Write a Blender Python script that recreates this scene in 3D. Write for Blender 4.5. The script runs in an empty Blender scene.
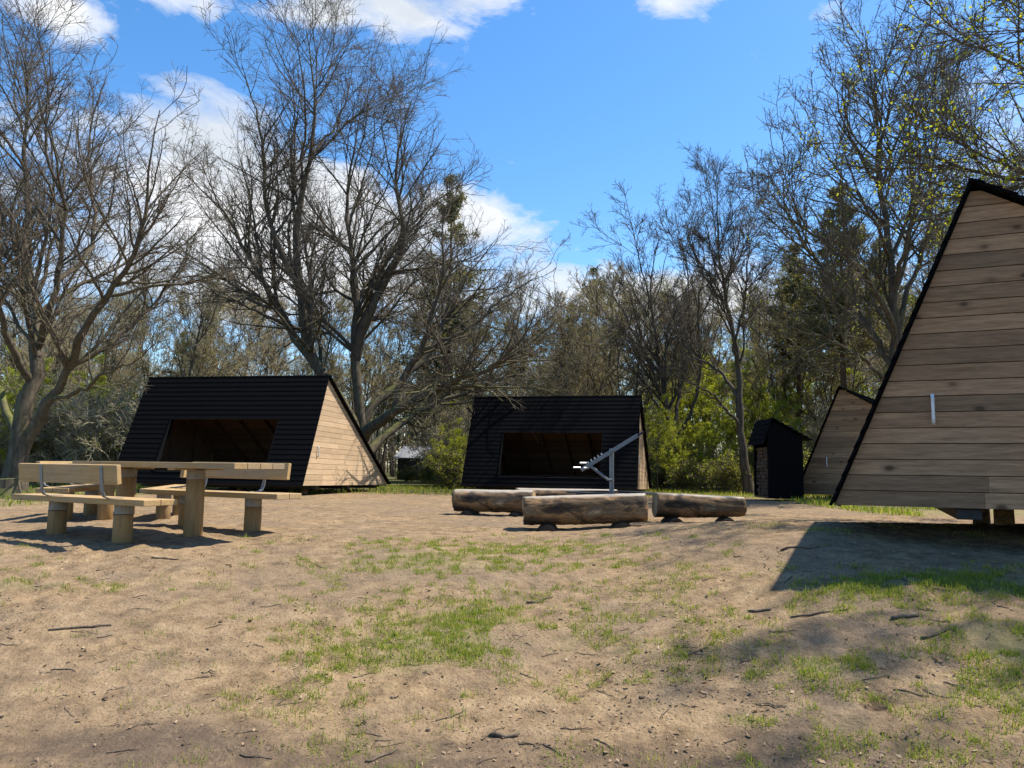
import bpy, bmesh, math, random
import numpy as np
from mathutils import Vector, Matrix
random.seed(7); RNG = np.random.default_rng(11)
SC = bpy.context.scene; COL = SC.collection
EYE = 1.6
PITCH, ROLL, FPX = 0.1059, 0.0133, 770.0
SUN_AZ, SUN_EL = math.radians(72), math.radians(58)

# ------------------------------------------------------------------ helpers
def tag(o, label=None, cat=None, group=None, kind=None):
    if label: o['label'] = label
    if cat: o['category'] = cat
    if group: o['group'] = group
    if kind: o['kind'] = kind
    return o

def empty(name, loc, rz=0.0, parent=None):
    o = bpy.data.objects.new(name, None); COL.objects.link(o)
    o.empty_display_size = .2
    o.location = loc; o.rotation_euler = (0, 0, rz)
    if parent: o.parent = parent
    return o

def np_mesh(name, V, F, mats, parent=None, mi=None, smooth=False, attr=None):
    """V (n,3); F list of (m,k) index arrays (k = 3 or 4)"""
    if not isinstance(F, list): F = [F]
    F = [f for f in F if len(f)]
    me = bpy.data.meshes.new(name)
    V = np.asarray(V, dtype=np.float32)
    me.vertices.add(len(V)); me.vertices.foreach_set('co', V.ravel())
    tot = sum(f.size for f in F); nf = sum(len(f) for f in F)
    me.loops.add(tot); me.polygons.add(nf)
    me.loops.foreach_set('vertex_index', np.concatenate([f.ravel() for f in F]).astype(np.int32))
    sizes = np.concatenate([np.full(len(f), f.shape[1]) for f in F])
    me.polygons.foreach_set('loop_start', np.concatenate([[0], np.cumsum(sizes)[:-1]]).astype(np.int32))
    if not isinstance(mats, (list, tuple)): mats = [mats]
    for m in mats: me.materials.append(m)
    if mi is not None: me.polygons.foreach_set('material_index', np.asarray(mi, dtype=np.int32))
    if attr:
        for k, v in attr.items():
            dom = 'POINT' if len(v) == len(V) and len(v) != nf else 'FACE'
            a = me.attributes.new(k, 'FLOAT', dom); a.data.foreach_set('value', np.asarray(v, dtype=np.float32))
    if smooth: me.polygons.foreach_set('use_smooth', np.ones(nf, dtype=bool))
    me.update(calc_edges=True); me.validate()
    o = bpy.data.objects.new(name, me); COL.objects.link(o)
    if parent: o.parent = parent
    return o

class MB:
    """collects convex pieces into ONE mesh"""
    def __init__(s): s.v = []; s.f = []; s.m = []; s.t = []
    def add(s, vs, fs, mi=0, tone=None):
        n = len(s.v); s.v += [tuple(v) for v in vs]
        tone = random.random() if tone is None else tone
        for f in fs: s.f.append([i + n for i in f]); s.m.append(mi); s.t.append(tone)
    def box(s, x0, x1, y0, y1, z0, z1, mi=0, M=None, tone=None):
        vs = [(x, y, z) for x in (x0, x1) for y in (y0, y1) for z in (z0, z1)]
        if M is not None: vs = [tuple(M @ Vector(v)) for v in vs]
        s.add(vs, [(0,1,3,2),(4,6,7,5),(0,4,5,1),(2,3,7,6),(0,2,6,4),(1,5,7,3)], mi, tone)
    def prism(s, pts, axis, d0, d1, mi=0, tone=None):
        """polygon pts (2D) extruded along axis 0/1/2"""
        def mk(p, d):
            return (d, p[0], p[1]) if axis == 0 else (p[0], d, p[1]) if axis == 1 else (p[0], p[1], d)
        n = len(pts)
        vs = [mk(p, d0) for p in pts] + [mk(p, d1) for p in pts]
        s.add(vs, [tuple(range(n))[::-1], tuple(range(n, 2*n))] + [(i, (i+1) % n, n+(i+1) % n, n+i) for i in range(n)], mi, tone)
    def tube(s, pts, rad, k=8, mi=0, cap=True, tone=None, squash=None):
        pts = [Vector(p) for p in pts]; rings = []
        if not hasattr(rad, '__len__'): rad = [rad]*len(pts)
        u0 = None
        for i, p in enumerate(pts):
            t = (pts[min(i+1, len(pts)-1)] - pts[max(i-1, 0)]).normalized()
            if u0 is None: u0 = t.orthogonal().normalized()
            u0 = (u0 - t*u0.dot(t)).normalized(); w = t.cross(u0)
            rings.append([p + (u0*math.cos(2*math.pi*j/k) + w*math.sin(2*math.pi*j/k))*rad[i] for j in range(k)])
        vs = [v for r in rings for v in r]; fs = []
        for i in range(len(pts)-1):
            for j in range(k):
                fs.append((i*k+j, i*k+(j+1) % k, (i+1)*k+(j+1) % k, (i+1)*k+j))
        if cap: fs += [tuple(range(k))[::-1], tuple(range((len(pts)-1)*k, len(pts)*k))]
        s.add(vs, fs, mi, tone)
    def build(s, name, mats, parent=None, bevel=0, smooth=False, seg=2):
        me = bpy.data.meshes.new(name); me.from_pydata(s.v, [], s.f)
        if not isinstance(mats, (list, tuple)): mats = [mats]
        for m in mats: me.materials.append(m)
        me.polygons.foreach_set('material_index', s.m)
        a = me.attributes.new('tone', 'FLOAT', 'FACE'); a.data.foreach_set('value', s.t)
        if smooth: me.polygons.foreach_set('use_smooth', [True]*len(s.f))
        me.update()
        bm = bmesh.new(); bm.from_mesh(me); bmesh.ops.recalc_face_normals(bm, faces=bm.faces)
        if bevel:
            es = [e for e in bm.edges if e.calc_face_angle(0) > .7]
            bmesh.ops.bevel(bm, geom=es, offset=bevel, segments=seg, affect='EDGES', profile=.5)
        bm.to_mesh(me); bm.free()
        o = bpy.data.objects.new(name, me); COL.objects.link(o)
        if parent: o.parent = parent
        return o

def copy_tree(o, parent=None):
    c = o.copy(); COL.objects.link(c)
    if parent: c.parent = parent
    for ch in list(KIDS.get(o.name, [])) or [x for x in o.children]:
        copy_tree(ch, c)
    return c
KIDS = {}

# ------------------------------------------------------------------ noise + terrain
def _h(ix, iy, s):
    n = (ix*374761393 + iy*668265263 + s*974634) & 0x7fffffff
    n = ((n ^ (n >> 13))*1274126177) & 0x7fffffff
    n = (n ^ (n >> 16)) & 0xffff
    return n/65535.0
def vnoise(x, y, s=0):
    x = np.asarray(x, float); y = np.asarray(y, float)
    ix = np.floor(x).astype(np.int64); iy = np.floor(y).astype(np.int64)
    fx = x-ix; fy = y-iy
    fx = fx*fx*fx*(fx*(fx*6-15)+10); fy = fy*fy*fy*(fy*(fy*6-15)+10)
    a = _h(ix, iy, s); b = _h(ix+1, iy, s); c = _h(ix, iy+1, s); d = _h(ix+1, iy+1, s)
    return a+(b-a)*fx+(c-a)*fy+(a-b-c+d)*fx*fy
def fbm(x, y, s=0, o=4):
    r = 0; a = .5; t = 0
    for i in range(o):
        r = r+a*vnoise(x*(2**i)+17.3*i, y*(2**i)-9.1*i, s+i); t += a; a *= .5
    return r/t
def sstep(a, b, x):
    t = np.clip((np.asarray(x, float)-a)/(b-a), 0, 1); return t*t*(3-2*t)
_PY = [-400, -20, 0, 3, 4.1, 5.6, 6.8, 7.9, 9.4, 10.5, 15, 20, 25, 40, 900]
_PZ = [-1.7, -1.7, -1.64, -1.58, -1.5, -1.21, -.99, -.875, -.835, -.83, -.83, -.84, -.87, -.95, -.95]
def base_h(x, y):
    z = sum(np.interp(np.asarray(y, float)+k, _PY, _PZ) for k in (-.7, -.35, 0, .35, .7))/5
    z = z + (.29*sstep(.2, 3.2, x))*sstep(2.4, 5.4, y)*(1-sstep(8.0, 12.5, y))
    z = z + .055*np.exp(-((x+4.3)/2.0)**2-((y-8.9)/1.7)**2)
    return z+EYE
def ground_h(x, y):
    near = 1-sstep(14, 30, np.hypot(x, y))
    flat = 1-.6*sstep(8, 10, y)
    z = base_h(x, y)
    z = z+(fbm(x*.55, y*.55, 3, 3)-.5)*.10*near*flat + (fbm(x*2.1, y*2.1, 5, 3)-.5)*.05*near*flat
    m = fbm(x*.8+4, y*.8, 15, 2)
    z = z+(fbm(x*7, y*7, 9, 3)-.5)*.05*near*flat*sstep(.3, .65, m)+(fbm(x*13, y*13, 12, 2)-.5)*.022*near
    z = z+(fbm(x*.12, y*.12, 21, 3)-.5)*.5*sstep(28, 60, np.hypot(x, y))
    return z
def gz(x, y): return float(ground_h(np.array([x]), np.array([y]))[0])

def pix_dir(px, py):
    a, b = px-512, py-384
    u = a*math.cos(ROLL)+b*math.sin(ROLL); v = -a*math.sin(ROLL)+b*math.cos(ROLL)
    x = u/FPX; up = -v/FPX; c, s = math.cos(PITCH), math.sin(PITCH)
    return np.array([x, c-up*s, s+up*c])
def at(px, py, Y):
    d = pix_dir(px, py); k = Y/d[1]
    return np.array([d[0]*k, Y, EYE+d[2]*k])
def on_ground(px, py):
    d = pix_dir(px, py)
    for t in np.arange(2, 60, .03):
        p = d*t
        if EYE+p[2] <= float(base_h(p[0], p[1])): return float(p[0]), float(p[1])
    return float(p[0]), float(p[1])

# ------------------------------------------------------------------ materials
def nt(name):
    m = bpy.data.materials.new(name); m.use_nodes = True
    t = m.node_tree; t.nodes.clear()
    out = t.nodes.new('ShaderNodeOutputMaterial'); p = t.nodes.new('ShaderNodeBsdfPrincipled')
    t.links.new(p.outputs[0], out.inputs[0]); p.inputs['Specular IOR Level'].default_value = .3
    return m, t, p, out
def N(t, typ, **kw):
    n = t.nodes.new(typ)
    for k, v in kw.items():
        if k.startswith('i_'):
            key = k[2:]
            n.inputs[int(key) if key.isdigit() else key.replace('_', ' ')].default_value = v
        else: setattr(n, k, v)
    return n
def ramp(t, src, stops):
    r = t.nodes.new('ShaderNodeValToRGB'); e = r.color_ramp.elements
    while len(e) > 1: e.remove(e[-1])
    for i, (p, c) in enumerate(stops):
        el = e[0] if i == 0 else e.new(p)
        el.position = p; el.color = (*c, 1) if len(c) == 3 else c
    t.links.new(src, r.inputs[0]); return r.outputs[0]
def mixc(t, fac, a, b, mode='MIX'):
    n = t.nodes.new('ShaderNodeMix'); n.data_type = 'RGBA'; n.blend_type = mode
    for s, v in ((n.inputs[0], fac), (n.inputs[6], a), (n.inputs[7], b)):
        if hasattr(v, 'is_linked'): t.links.new(v, s)
        elif isinstance(v, (int, float)): s.default_value = v
        else: s.default_value = (*v, 1)
    return n.outputs[2]
def mathn(t, op, a, b=None, c=None, clamp=False):
    n = t.nodes.new('ShaderNodeMath'); n.operation = op; n.use_clamp = clamp
    for i, v in enumerate((a, b, c)):
        if v is None: continue
        if hasattr(v, 'is_linked'): t.links.new(v, n.inputs[i])
        else: n.inputs[i].default_value = v
    return n.outputs[0]
def coords(t, scale=(1, 1, 1), kind='Object'):
    tc = t.nodes.new('ShaderNodeTexCoord'); mp = t.nodes.new('ShaderNodeMapping'); mp.inputs['Scale'].default_value = scale
    t.links.new(tc.outputs[kind], mp.inputs[0]); return mp.outputs[0]
def noise(t, vec, scale, detail=4, rough=.55, dist=0):
    n = N(t, 'ShaderNodeTexNoise', i_Scale=scale, i_Detail=detail, i_Roughness=rough, i_Distortion=dist)
    t.links.new(vec, n.inputs['Vector']); return n.outputs['Fac']
def bump(t, p, h, strength=.3, dist=.02):
    b = N(t, 'ShaderNodeBump', i_Strength=strength, i_Distance=dist)
    t.links.new(h, b.inputs['Height']); t.links.new(b.outputs[0], p.inputs['Normal'])

def wood_mat(name, light, dark, axis=1, grey=0.3, knots=True, rough=.75, var=.5):
    """sawn planks: grain runs along object axis; 'tone' varies board by board"""
    m, t, p, o = nt(name)
    tc = t.nodes.new('ShaderNodeTexCoord')
    at_ = N(t, 'ShaderNodeAttribute', attribute_name='tone')
    off = N(t, 'ShaderNodeCombineXYZ'); sc = mathn(t, 'MULTIPLY', at_.outputs['Fac'], 37.0)
    for i in range(3): t.links.new(sc, off.inputs[i])
    add = N(t, 'ShaderNodeVectorMath', operation='ADD'); t.links.new(tc.outputs['Object'], add.inputs[0]); t.links.new(off.outputs[0], add.inputs[1])
    mp = t.nodes.new('ShaderNodeMapping'); s = [14.0, 14.0, 14.0]; s[axis] = 1.1
    mp.inputs['Scale'].default_value = s; t.links.new(add.outputs[0], mp.inputs[0])
    g1 = noise(t, mp.outputs[0], 2.2, 6, .6, .6); g2 = noise(t, mp.outputs[0], 9, 3, .5, .2)
    g = mathn(t, 'ADD', mathn(t, 'MULTIPLY', g1, .7), mathn(t, 'MULTIPLY', g2, .3))
    c = ramp(t, g, [(.3, dark), (.62, light), (.8, [min(1, v*1.12) for v in light])])
    # board to board tone
    tv = ramp(t, at_.outputs['Fac'], [(0, [1-var]*3), (.5, (1-.35*var, 1-.38*var, 1-.42*var)), (1, (1.0, 1.0, 1.0))])
    c = mixc(t, 1.0, c, tv, 'MULTIPLY')
    lf = noise(t, tc.outputs['Object'], 1.3, 3)
    gr = mathn(t, 'MULTIPLY', ramp(t, lf, [(.4, (0, 0, 0)), (.7, (1, 1, 1))]), grey)
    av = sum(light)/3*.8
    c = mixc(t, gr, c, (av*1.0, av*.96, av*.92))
    if knots:
        mk = t.nodes.new('ShaderNodeMapping'); ks = [7.0, 7.0, 7.0]; ks[axis] = 4.4
        mk.inputs['Scale'].default_value = ks; t.links.new(add.outputs[0], mk.inputs[0])
        vo = N(t, 'ShaderNodeTexVoronoi', i_Scale=.55, i_Randomness=1.0); t.links.new(mk.outputs[0], vo.inputs['Vector'])
        kn = ramp(t, vo.outputs['Distance'], [(0, (1, 1, 1)), (.07, (.9, .9, .9)), (.13, (.25, .25, .25)), (.22, (0, 0, 0))])
        c = mixc(t, mathn(t, 'MULTIPLY', kn, .92), c, [v*.3 for v in dark])
    if name.startswith('weathered'):          # sunlight painted into the boards: paler colour for the sunlit gables
        ob = N(t, 'ShaderNodeAttribute', attribute_name='sunlit_tint', attribute_type='OBJECT')
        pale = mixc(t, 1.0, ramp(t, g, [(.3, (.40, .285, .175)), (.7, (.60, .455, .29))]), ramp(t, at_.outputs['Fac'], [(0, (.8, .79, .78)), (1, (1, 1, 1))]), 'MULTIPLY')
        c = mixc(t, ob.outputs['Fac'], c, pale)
    t.links.new(c, p.inputs['Base Color']); p.inputs['Roughness'].default_value = rough
    bump(t, p, g, .35, .006)
    return m

def simple(name, col, rough=.7, metal=0, var=.25, scale=6, b=.2, bd=.01):
    m, t, p, o = nt(name)
    v = coords(t); n = noise(t, v, scale, 5)
    c = ramp(t, n, [(.25, [max(0, x*(1-var)) for x in col]), (.75, [min(1, x*(1+var)) for x in col])])
    t.links.new(c, p.inputs['Base Color']); p.inputs['Roughness'].default_value = rough; p.inputs['Metallic'].default_value = metal
    if b: bump(t, p, noise(t, v, scale*4, 4), b, bd)
    return m

def bark_mat(name, a, b_, moss=.0, mosscol=(.13, .14, .03), scale=3):
    m, t, p, o = nt(name)
    v = coords(t, (1, 1, .25)); n = noise(t, v, scale*4, 6, .65)
    c = ramp(t, n, [(.3, a), (.7, b_)])
    if moss:
        geo = t.nodes.new('ShaderNodeNewGeometry'); sx = t.nodes.new('ShaderNodeSeparateXYZ'); t.links.new(geo.outputs['Normal'], sx.inputs[0])
        n2 = noise(t, coords(t), 1.7, 4)
        k = mathn(t, 'ADD', mathn(t, 'MULTIPLY', sx.outputs[2], .35), n2)
        k = ramp(t, k, [(.55, (0, 0, 0)), (.85, (moss,)*3)])
        so_ = t.nodes.new('ShaderNodeSeparateXYZ'); t.links.new(coords(t), so_.inputs[0])
        k = mathn(t, 'MULTIPLY', k, ramp(t, mathn(t, 'MULTIPLY', so_.outputs[2], .1), [(.15, (1, 1, 1)), (.7, (.1, .1, .1))]))
        c = mixc(t, k, c, mosscol)
    t.links.new(c, p.inputs['Base Color']); p.inputs['Roughness'].default_value = .9; p.inputs['Specular IOR Level'].default_value = .15
    bump(t, p, n, .6, .03)
    return m

def leaf_mat(name, a, b_, trans=.45):
    m, t, p, o = nt(name)
    geo = t.nodes.new('ShaderNodeNewGeometry')
    c = ramp(t, geo.outputs['Random Per Island'], [(0, a), (1, b_)])
    t.links.new(c, p.inputs['Base Color']); p.inputs['Roughness'].default_value = .6; p.inputs['Specular IOR Level'].default_value = .2
    tr = t.nodes.new('ShaderNodeBsdfTranslucent'); mx = t.nodes.new('ShaderNodeMixShader'); mx.inputs[0].default_value = trans
    t.links.new(mixc(t, 1.0, c, (1.25, 1.2, .55), 'MULTIPLY'), tr.inputs[0])
    t.links.new(p.outputs[0], mx.inputs[1]); t.links.new(tr.outputs[0], mx.inputs[2]); t.links.new(mx.outputs[0], o.inputs[0])
    return m

M = {}
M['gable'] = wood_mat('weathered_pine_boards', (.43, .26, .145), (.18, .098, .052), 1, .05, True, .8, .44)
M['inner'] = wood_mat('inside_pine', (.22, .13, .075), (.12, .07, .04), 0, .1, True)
M['black'] = simple('black_stained_boards', (.0019, .0021, .0029), .9, 0, .4, 5, .25, .004)
M['black'].node_tree.nodes['Principled BSDF'].inputs['Specular IOR Level'].default_value = .12
M['table'] = wood_mat('table_timber', (.47, .32, .145), (.30, .195, .08), 0, .4, True, .75, .3)
M['post'] = wood_mat('post_timber', (.40, .255, .105), (.22, .135, .055), 2, .2, False, .8, .3)
M['collar'] = simple('post_top_grey', (.25, .235, .21), .8, 0, .2, 12, .1)
M['zinc'] = simple('galvanised_steel', (.6, .61, .62), .5, .4, .15, 20, .05)
M['steel'] = simple('dark_steel', (.03, .03, .033), .55, .3, .4, 9, .1)
M['greysteel'] = simple('grey_steel', (.2, .21, .22), .5, .4, .15, 20, .05)
M['bark'] = bark_mat('oak_bark', (.045, .037, .028), (.145, .12, .085), .85)
M['bark2'] = bark_mat('grey_bark', (.035, .03, .024), (.12, .10, .075), .25, (.12, .125, .04))
M['pinebark'] = bark_mat('pine_bark', (.06, .04, .03), (.16, .1, .065), .15)
M['twig'] = bark_mat('twig_bark', (.075, .06, .045), (.19, .16, .12), 0)
M['twigbg'] = bark_mat('wood_twigs', (.23, .185, .125), (.46, .385, .27), 0)
M['brush'] = bark_mat('pale_brush', (.19, .165, .11), (.40, .35, .245), .3, (.2, .2, .08))
M['bud'] = leaf_mat('buds', (.13, .11, .045), (.22, .19, .07), .3)
M['budbg'] = leaf_mat('opening_buds', (.20, .18, .06), (.36, .33, .11), .4)
M['leaf'] = leaf_mat('fresh_leaves', (.20, .25, .02), (.42, .45, .06), .6)
M['needle'] = leaf_mat('needles', (.07, .075, .03), (.2, .18, .08), .35)
M['grass'] = leaf_mat('grass_blades', (.12, .20, .025), (.32, .35, .07), .45)
_r = [n for n in M['grass'].node_tree.nodes if n.type == 'VALTORGB'][0].color_ramp.elements
_a = _r.new(.78); _a.color = (.30, .34, .06, 1); _r[-1].color = (.42, .33, .17, 1)
M['straw'] = leaf_mat('dry_litter', (.10, .065, .04), (.36, .26, .16), .1)
M['stick'] = bark_mat('stick_bark', (.05, .04, .032), (.17, .135, .1), 0)
M['hutroof'] = simple('grey_sheet_roof', (.22, .23, .25), .6, 0, .2, 3)
M['hutwall'] = simple('dark_hut_wall', (.03, .027, .024), .8)

def log_mats():
    m, t, p, o = nt('log_side')
    v = coords(t, (.35, 1, 1)); n = noise(t, v, 5, 6, .65, .8); n2 = noise(t, coords(t, (.12, 1, 1)), 14, 5, .6)
    c = ramp(t, n, [(.36, (.025, .018, .012)), (.46, (.10, .063, .034)), (.52, (.32, .18, .075)), (.56, (.15, .10, .055)), (.68, (.44, .33, .20))])
    c = mixc(t, mathn(t, 'MULTIPLY', ramp(t, n2, [(.45, (0, 0, 0)), (.55, (1, 1, 1))]), .45), c, (.06, .043, .03))
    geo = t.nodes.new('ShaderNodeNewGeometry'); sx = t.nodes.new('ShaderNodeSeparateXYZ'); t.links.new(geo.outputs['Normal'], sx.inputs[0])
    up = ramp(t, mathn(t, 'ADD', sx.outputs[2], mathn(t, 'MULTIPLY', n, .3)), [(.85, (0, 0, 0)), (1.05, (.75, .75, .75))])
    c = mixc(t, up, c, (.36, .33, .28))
    t.links.new(c, p.inputs['Base Color']); p.inputs['Roughness'].default_value = .8
    bump(t, p, mathn(t, 'ADD', n, mathn(t, 'MULTIPLY', n2, .5)), .7, .03)
    m2, t, p, o = nt('log_cut_end')
    tc = t.nodes.new('ShaderNodeTexCoord'); w = N(t, 'ShaderNodeTexWave', wave_type='RINGS', rings_direction='X', i_Scale=14, i_Distortion=3, i_Detail=3)
    t.links.new(tc.outputs['Object'], w.inputs[0])
    c = ramp(t, w.outputs['Fac'], [(0, (.30, .21, .11)), (1, (.46, .34, .19))])
    nn = noise(t, tc.outputs['Object'], 6, 4); c = mixc(t, ramp(t, nn, [(.45, (0, 0, 0)), (.7, (.7, .7, .7))]), c, (.14, .10, .06))
    t.links.new(c, p.inputs['Base Color']); p.inputs['Roughness'].default_value = .85
    return m, m2
M['logside'], M['logend'] = log_mats()

def ground_mat():
    m, t, p, o = nt('sandy_ground')
    v = coords(t); A = lambda n: N(t, 'ShaderNodeAttribute', attribute_name=n).outputs['Fac']
    n1 = noise(t, v, .9, 5, .6); n2 = noise(t, v, 6, 6, .65); n3 = noise(t, v, 55, 4, .7)
    c = ramp(t, n2, [(.26, (.09, .062, .036)), (.5, (.24, .168, .096)), (.74, (.36, .262, .155))])
    dk = mathn(t, 'MULTIPLY', ramp(t, n1, [(.42, (0, 0, 0)), (.66, (1, 1, 1))]), .6)
    c = mixc(t, dk, c, (.165, .125, .09))
    sp = ramp(t, n3, [(.34, (.5, .46, .42)), (.46, (1, 1, 1)), (.62, (1, 1, 1)), (.74, (1.22, 1.2, 1.16))])
    c = mixc(t, 1.0, c, sp, 'MULTIPLY')
    # small dark crumbs and pale grit
    vo = N(t, 'ShaderNodeTexVoronoi', i_Scale=24.0); t.links.new(v, vo.inputs['Vector'])
    cr = mathn(t, 'MULTIPLY', mathn(t, 'LESS_THAN', vo.outputs['Distance'], .16), mathn(t, 'GREATER_THAN', n2, .54))
    c = mixc(t, mathn(t, 'MULTIPLY', cr, .7), c, (.06, .043, .03))
    g = A('grass'); gn = noise(t, v, 9, 6, .7)
    gk = ramp(t, mathn(t, 'ADD', g, mathn(t, 'MULTIPLY', mathn(t, 'SUBTRACT', gn, .5), 1.5)), [(.45, (0, 0, 0)), (1.05, (.5, .5, .5))])
    c = mixc(t, gk, c, ramp(t, n3, [(.3, (.09, .11, .035)), (.7, (.22, .21, .085))]))
    so = A('soil'); sk = ramp(t, mathn(t, 'ADD', so, mathn(t, 'MULTIPLY', mathn(t, 'SUBTRACT', gn, .5), 1.1)), [(.4, (0, 0, 0)), (.9, (.8, .8, .8))])
    c = mixc(t, sk, c, (.085, .062, .045))
    f = A('forest'); fk = ramp(t, mathn(t, 'ADD', f, mathn(t, 'MULTIPLY', mathn(t, 'SUBTRACT', n2, .5), .8)), [(.4, (0, 0, 0)), (.7, (1, 1, 1))])
    fc = ramp(t, n2, [(.3, (.05, .04, .025)), (.5, (.10, .095, .035)), (.7, (.12, .15, .04))])
    c = mixc(t, fk, c, fc)
    t.links.new(c, p.inputs['Base Color']); p.inputs['Roughness'].default_value = .95; p.inputs['Specular IOR Level'].default_value = .1
    n4 = noise(t, v, 21, 4, .65); h = mathn(t, 'ADD', mathn(t, 'ADD', mathn(t, 'MULTIPLY', n2, .8), mathn(t, 'MULTIPLY', n4, .45)), mathn(t, 'MULTIPLY', n3, .3))
    bump(t, p, h, .9, .045)
    return m
M['ground'] = ground_mat(); M['sleeper'] = bark_mat('dark_sleeper', (.025, .019, .014), (.08, .06, .042), 0)

# ------------------------------------------------------------------ ground sheet
def axis_pts(lo, hi, step, far, g):
    a = list(np.arange(lo, hi, step)); s = step
    while a[-1] < far: s *= g; a.append(a[-1]+s)
    s = step; b = []
    x = lo
    while x > -far: s *= g; x -= s; b.append(x)
    return np.array(b[::-1]+a)
# grass patches: image spot on the near bank -> a real place on the ground with a radius in metres
GP = []
for px, py, rx, ry, w in [(440, 560, 1.3, .9, .75), (520, 552, 1.1, .8, .6), (430, 640, .8, .5, .9), (470, 615, .6, .4, .8), (400, 660, .5, .3, .8),
        (500, 585, .5, .4, .5), (870, 588, .45, .22, 1.1), (930, 583, .7, .25, 1.15), (1000, 585, .5, .3, 1.1), (1010, 650, .35, .4, 1.1), (1010, 690, .3, .3, .9),
        (820, 672, .28, .15, 1.1), (640, 650, .6, .35, .6), (560, 640, .6, .4, .55), (560, 690, .5, .35, .45), (690, 600, .6, .4, .35), (850, 735, .35, .2, .7),
        (745, 718, .2, .12, .9), (25, 590, .5, .22, .8), (60, 565, .5, .25, .4), (330, 600, .6, .3, .3), (600, 560, 1.0, .5, .35), (380, 690, .5, .2, .5),
        (760, 575, .5, .25, .4), (960, 755, .4, .2, .6), (700, 560, .6, .4, .35), (300, 700, .4, .2, .3)]:
    x, y = on_ground(px, py); GP.append((x, y, rx, ry, w))
SP = []
for px, py, rx, ry, w in [(400, 765, 5, .42, .85), (760, 690, 1.2, .5, .35), (250, 640, 1.0, .35, .35), (540, 690, 1.0, .3, .4), (120, 745, 1.2, .3, 1.0), (250, 700, .8, .25, .5), (30, 760, .6, .3, .9), (370, 760, .8, .15, .9), (875, 704, .08, .07, 1.3), (600, 740, .6, .15, .5), (900, 720, .5, .3, .45),
        (700, 640, .8, .3, .35), (120, 690, .8, .25, .4)]:
    x, y = on_ground(px, py); SP.append((x, y, rx, ry, w))
def blob(L, X, Y):
    g = np.zeros_like(X)
    for x, y, rx, ry, w in L: g = np.maximum(g, w*np.exp(-(((X-x)/rx)**2+((Y-y)/ry)**2)))
    return g
def grass_f(X, Y):
    g = blob(GP, X, Y)
    rim = sstep(20, 24, Y)*.75*(1-sstep(30, 40, Y)) + .8*sstep(-7.5, -10, X)*sstep(11, 14, Y)*(1-sstep(24, 30, Y))
    rim = np.maximum(rim, .95*sstep(6.6, 7.6, X)*sstep(13, 16, Y)*(1-sstep(28, 32, Y)))
    return np.clip(np.maximum(g, rim), 0, 1.2)
def forest_f(X, Y):
    d = np.maximum.reduce([sstep(25.5, 29, Y), sstep(10.5, 13, np.abs(X)) * sstep(8, 12, Y+0*X), sstep(-6, -12, Y)])
    return d
xs = axis_pts(-8.2, 8.2, .045, 800, 1.16); ys = axis_pts(3.2, 12.5, .045, 800, 1.16)
XX, YY = np.meshgrid(xs, ys); ZZ = ground_h(XX, YY)
hx, hy = on_ground(876, 703)
ZZ -= .11*np.exp(-(((XX-hx)/.065)**2+((YY-hy)/.06)**2)**1.5)
nx, ny = len(xs), len(ys)
idx = np.arange(nx*ny).reshape(ny, nx)
Q = np.stack([idx[:-1, :-1], idx[:-1, 1:], idx[1:, 1:], idx[1:, :-1]], -1).reshape(-1, 4)
gr = np_mesh('ground', np.stack([XX, YY, ZZ], -1).reshape(-1, 3), Q, M['ground'], smooth=True,
             attr={'grass': grass_f(XX, YY).ravel(), 'forest': forest_f(XX, YY).ravel(), 'soil': blob(SP, XX, YY).ravel()})
tag(gr, 'sandy clearing floor with thin grass rising to the shelters', 'ground', kind='structure')

# ------------------------------------------------------------------ grass, litter (uncountable)
def blades(name, X, Y, hgt, wid, lean, mat, label, cat):
    n = len(X); Z = ground_h(X, Y)-.004
    a = RNG.uniform(0, 2*np.pi, n); la = RNG.uniform(0, 2*np.pi, n); l = np.abs(RNG.normal(0, lean, n))
    B = np.stack([X, Y, Z], -1); u = np.stack([np.cos(a), np.sin(a), 0*a], -1)*(wid/2)[:, None]
    d1 = np.stack([np.cos(la)*np.sin(l*.6), np.sin(la)*np.sin(l*.6), np.cos(l*.6)], -1); d2 = np.stack([np.cos(la)*np.sin(l*1.5), np.sin(la)*np.sin(l*1.5), np.cos(l*1.5)], -1)
    m = B+d1*(hgt*.55)[:, None]; tp = m+d2*(hgt*.45)[:, None]
    V = np.stack([B-u, B+u, m+u*.8, m-u*.8, tp], 1).reshape(-1, 3); k = np.arange(n)[:, None]*5
    o = np_mesh(name, V, [k+np.array([[0, 1, 2, 3]]), k+np.array([[3, 2, 4]])], mat)
    return tag(o, label, cat, kind='stuff')
cx = []; cy = []
for x, y, rx, ry, w in GP:
    n = int(5600*w**2.4*rx*ry/.18); n = min(n, 11000)
    tx = RNG.normal(x, rx*.75, max(4, n//45)); ty = RNG.normal(y, ry*.75, len(tx))
    i = RNG.integers(0, len(tx), n); cx.append(tx[i]+RNG.normal(0, .03, n)); cy.append(ty[i]+RNG.normal(0, .025, n))
tx = np.concatenate([RNG.uniform(-5, 6, 800), RNG.uniform(-1.6, 5, 1500)]); ty = np.concatenate([RNG.uniform(3.6, 9, 800), RNG.uniform(3.6, 8.5, 1500)]); k_ = fbm(tx*.9, ty*.9, 61, 3) > .47; tx = tx[k_]; ty = ty[k_]; i = RNG.integers(0, len(tx), 26000)
cx.append(tx[i]+RNG.normal(0, .045, 26000)); cy.append(ty[i]+RNG.normal(0, .04, 26000))
X = np.concatenate(cx); Y = np.concatenate(cy); keep = fbm(X*3, Y*3, 31, 2) > .40; X = X[keep]; Y = Y[keep]
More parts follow.
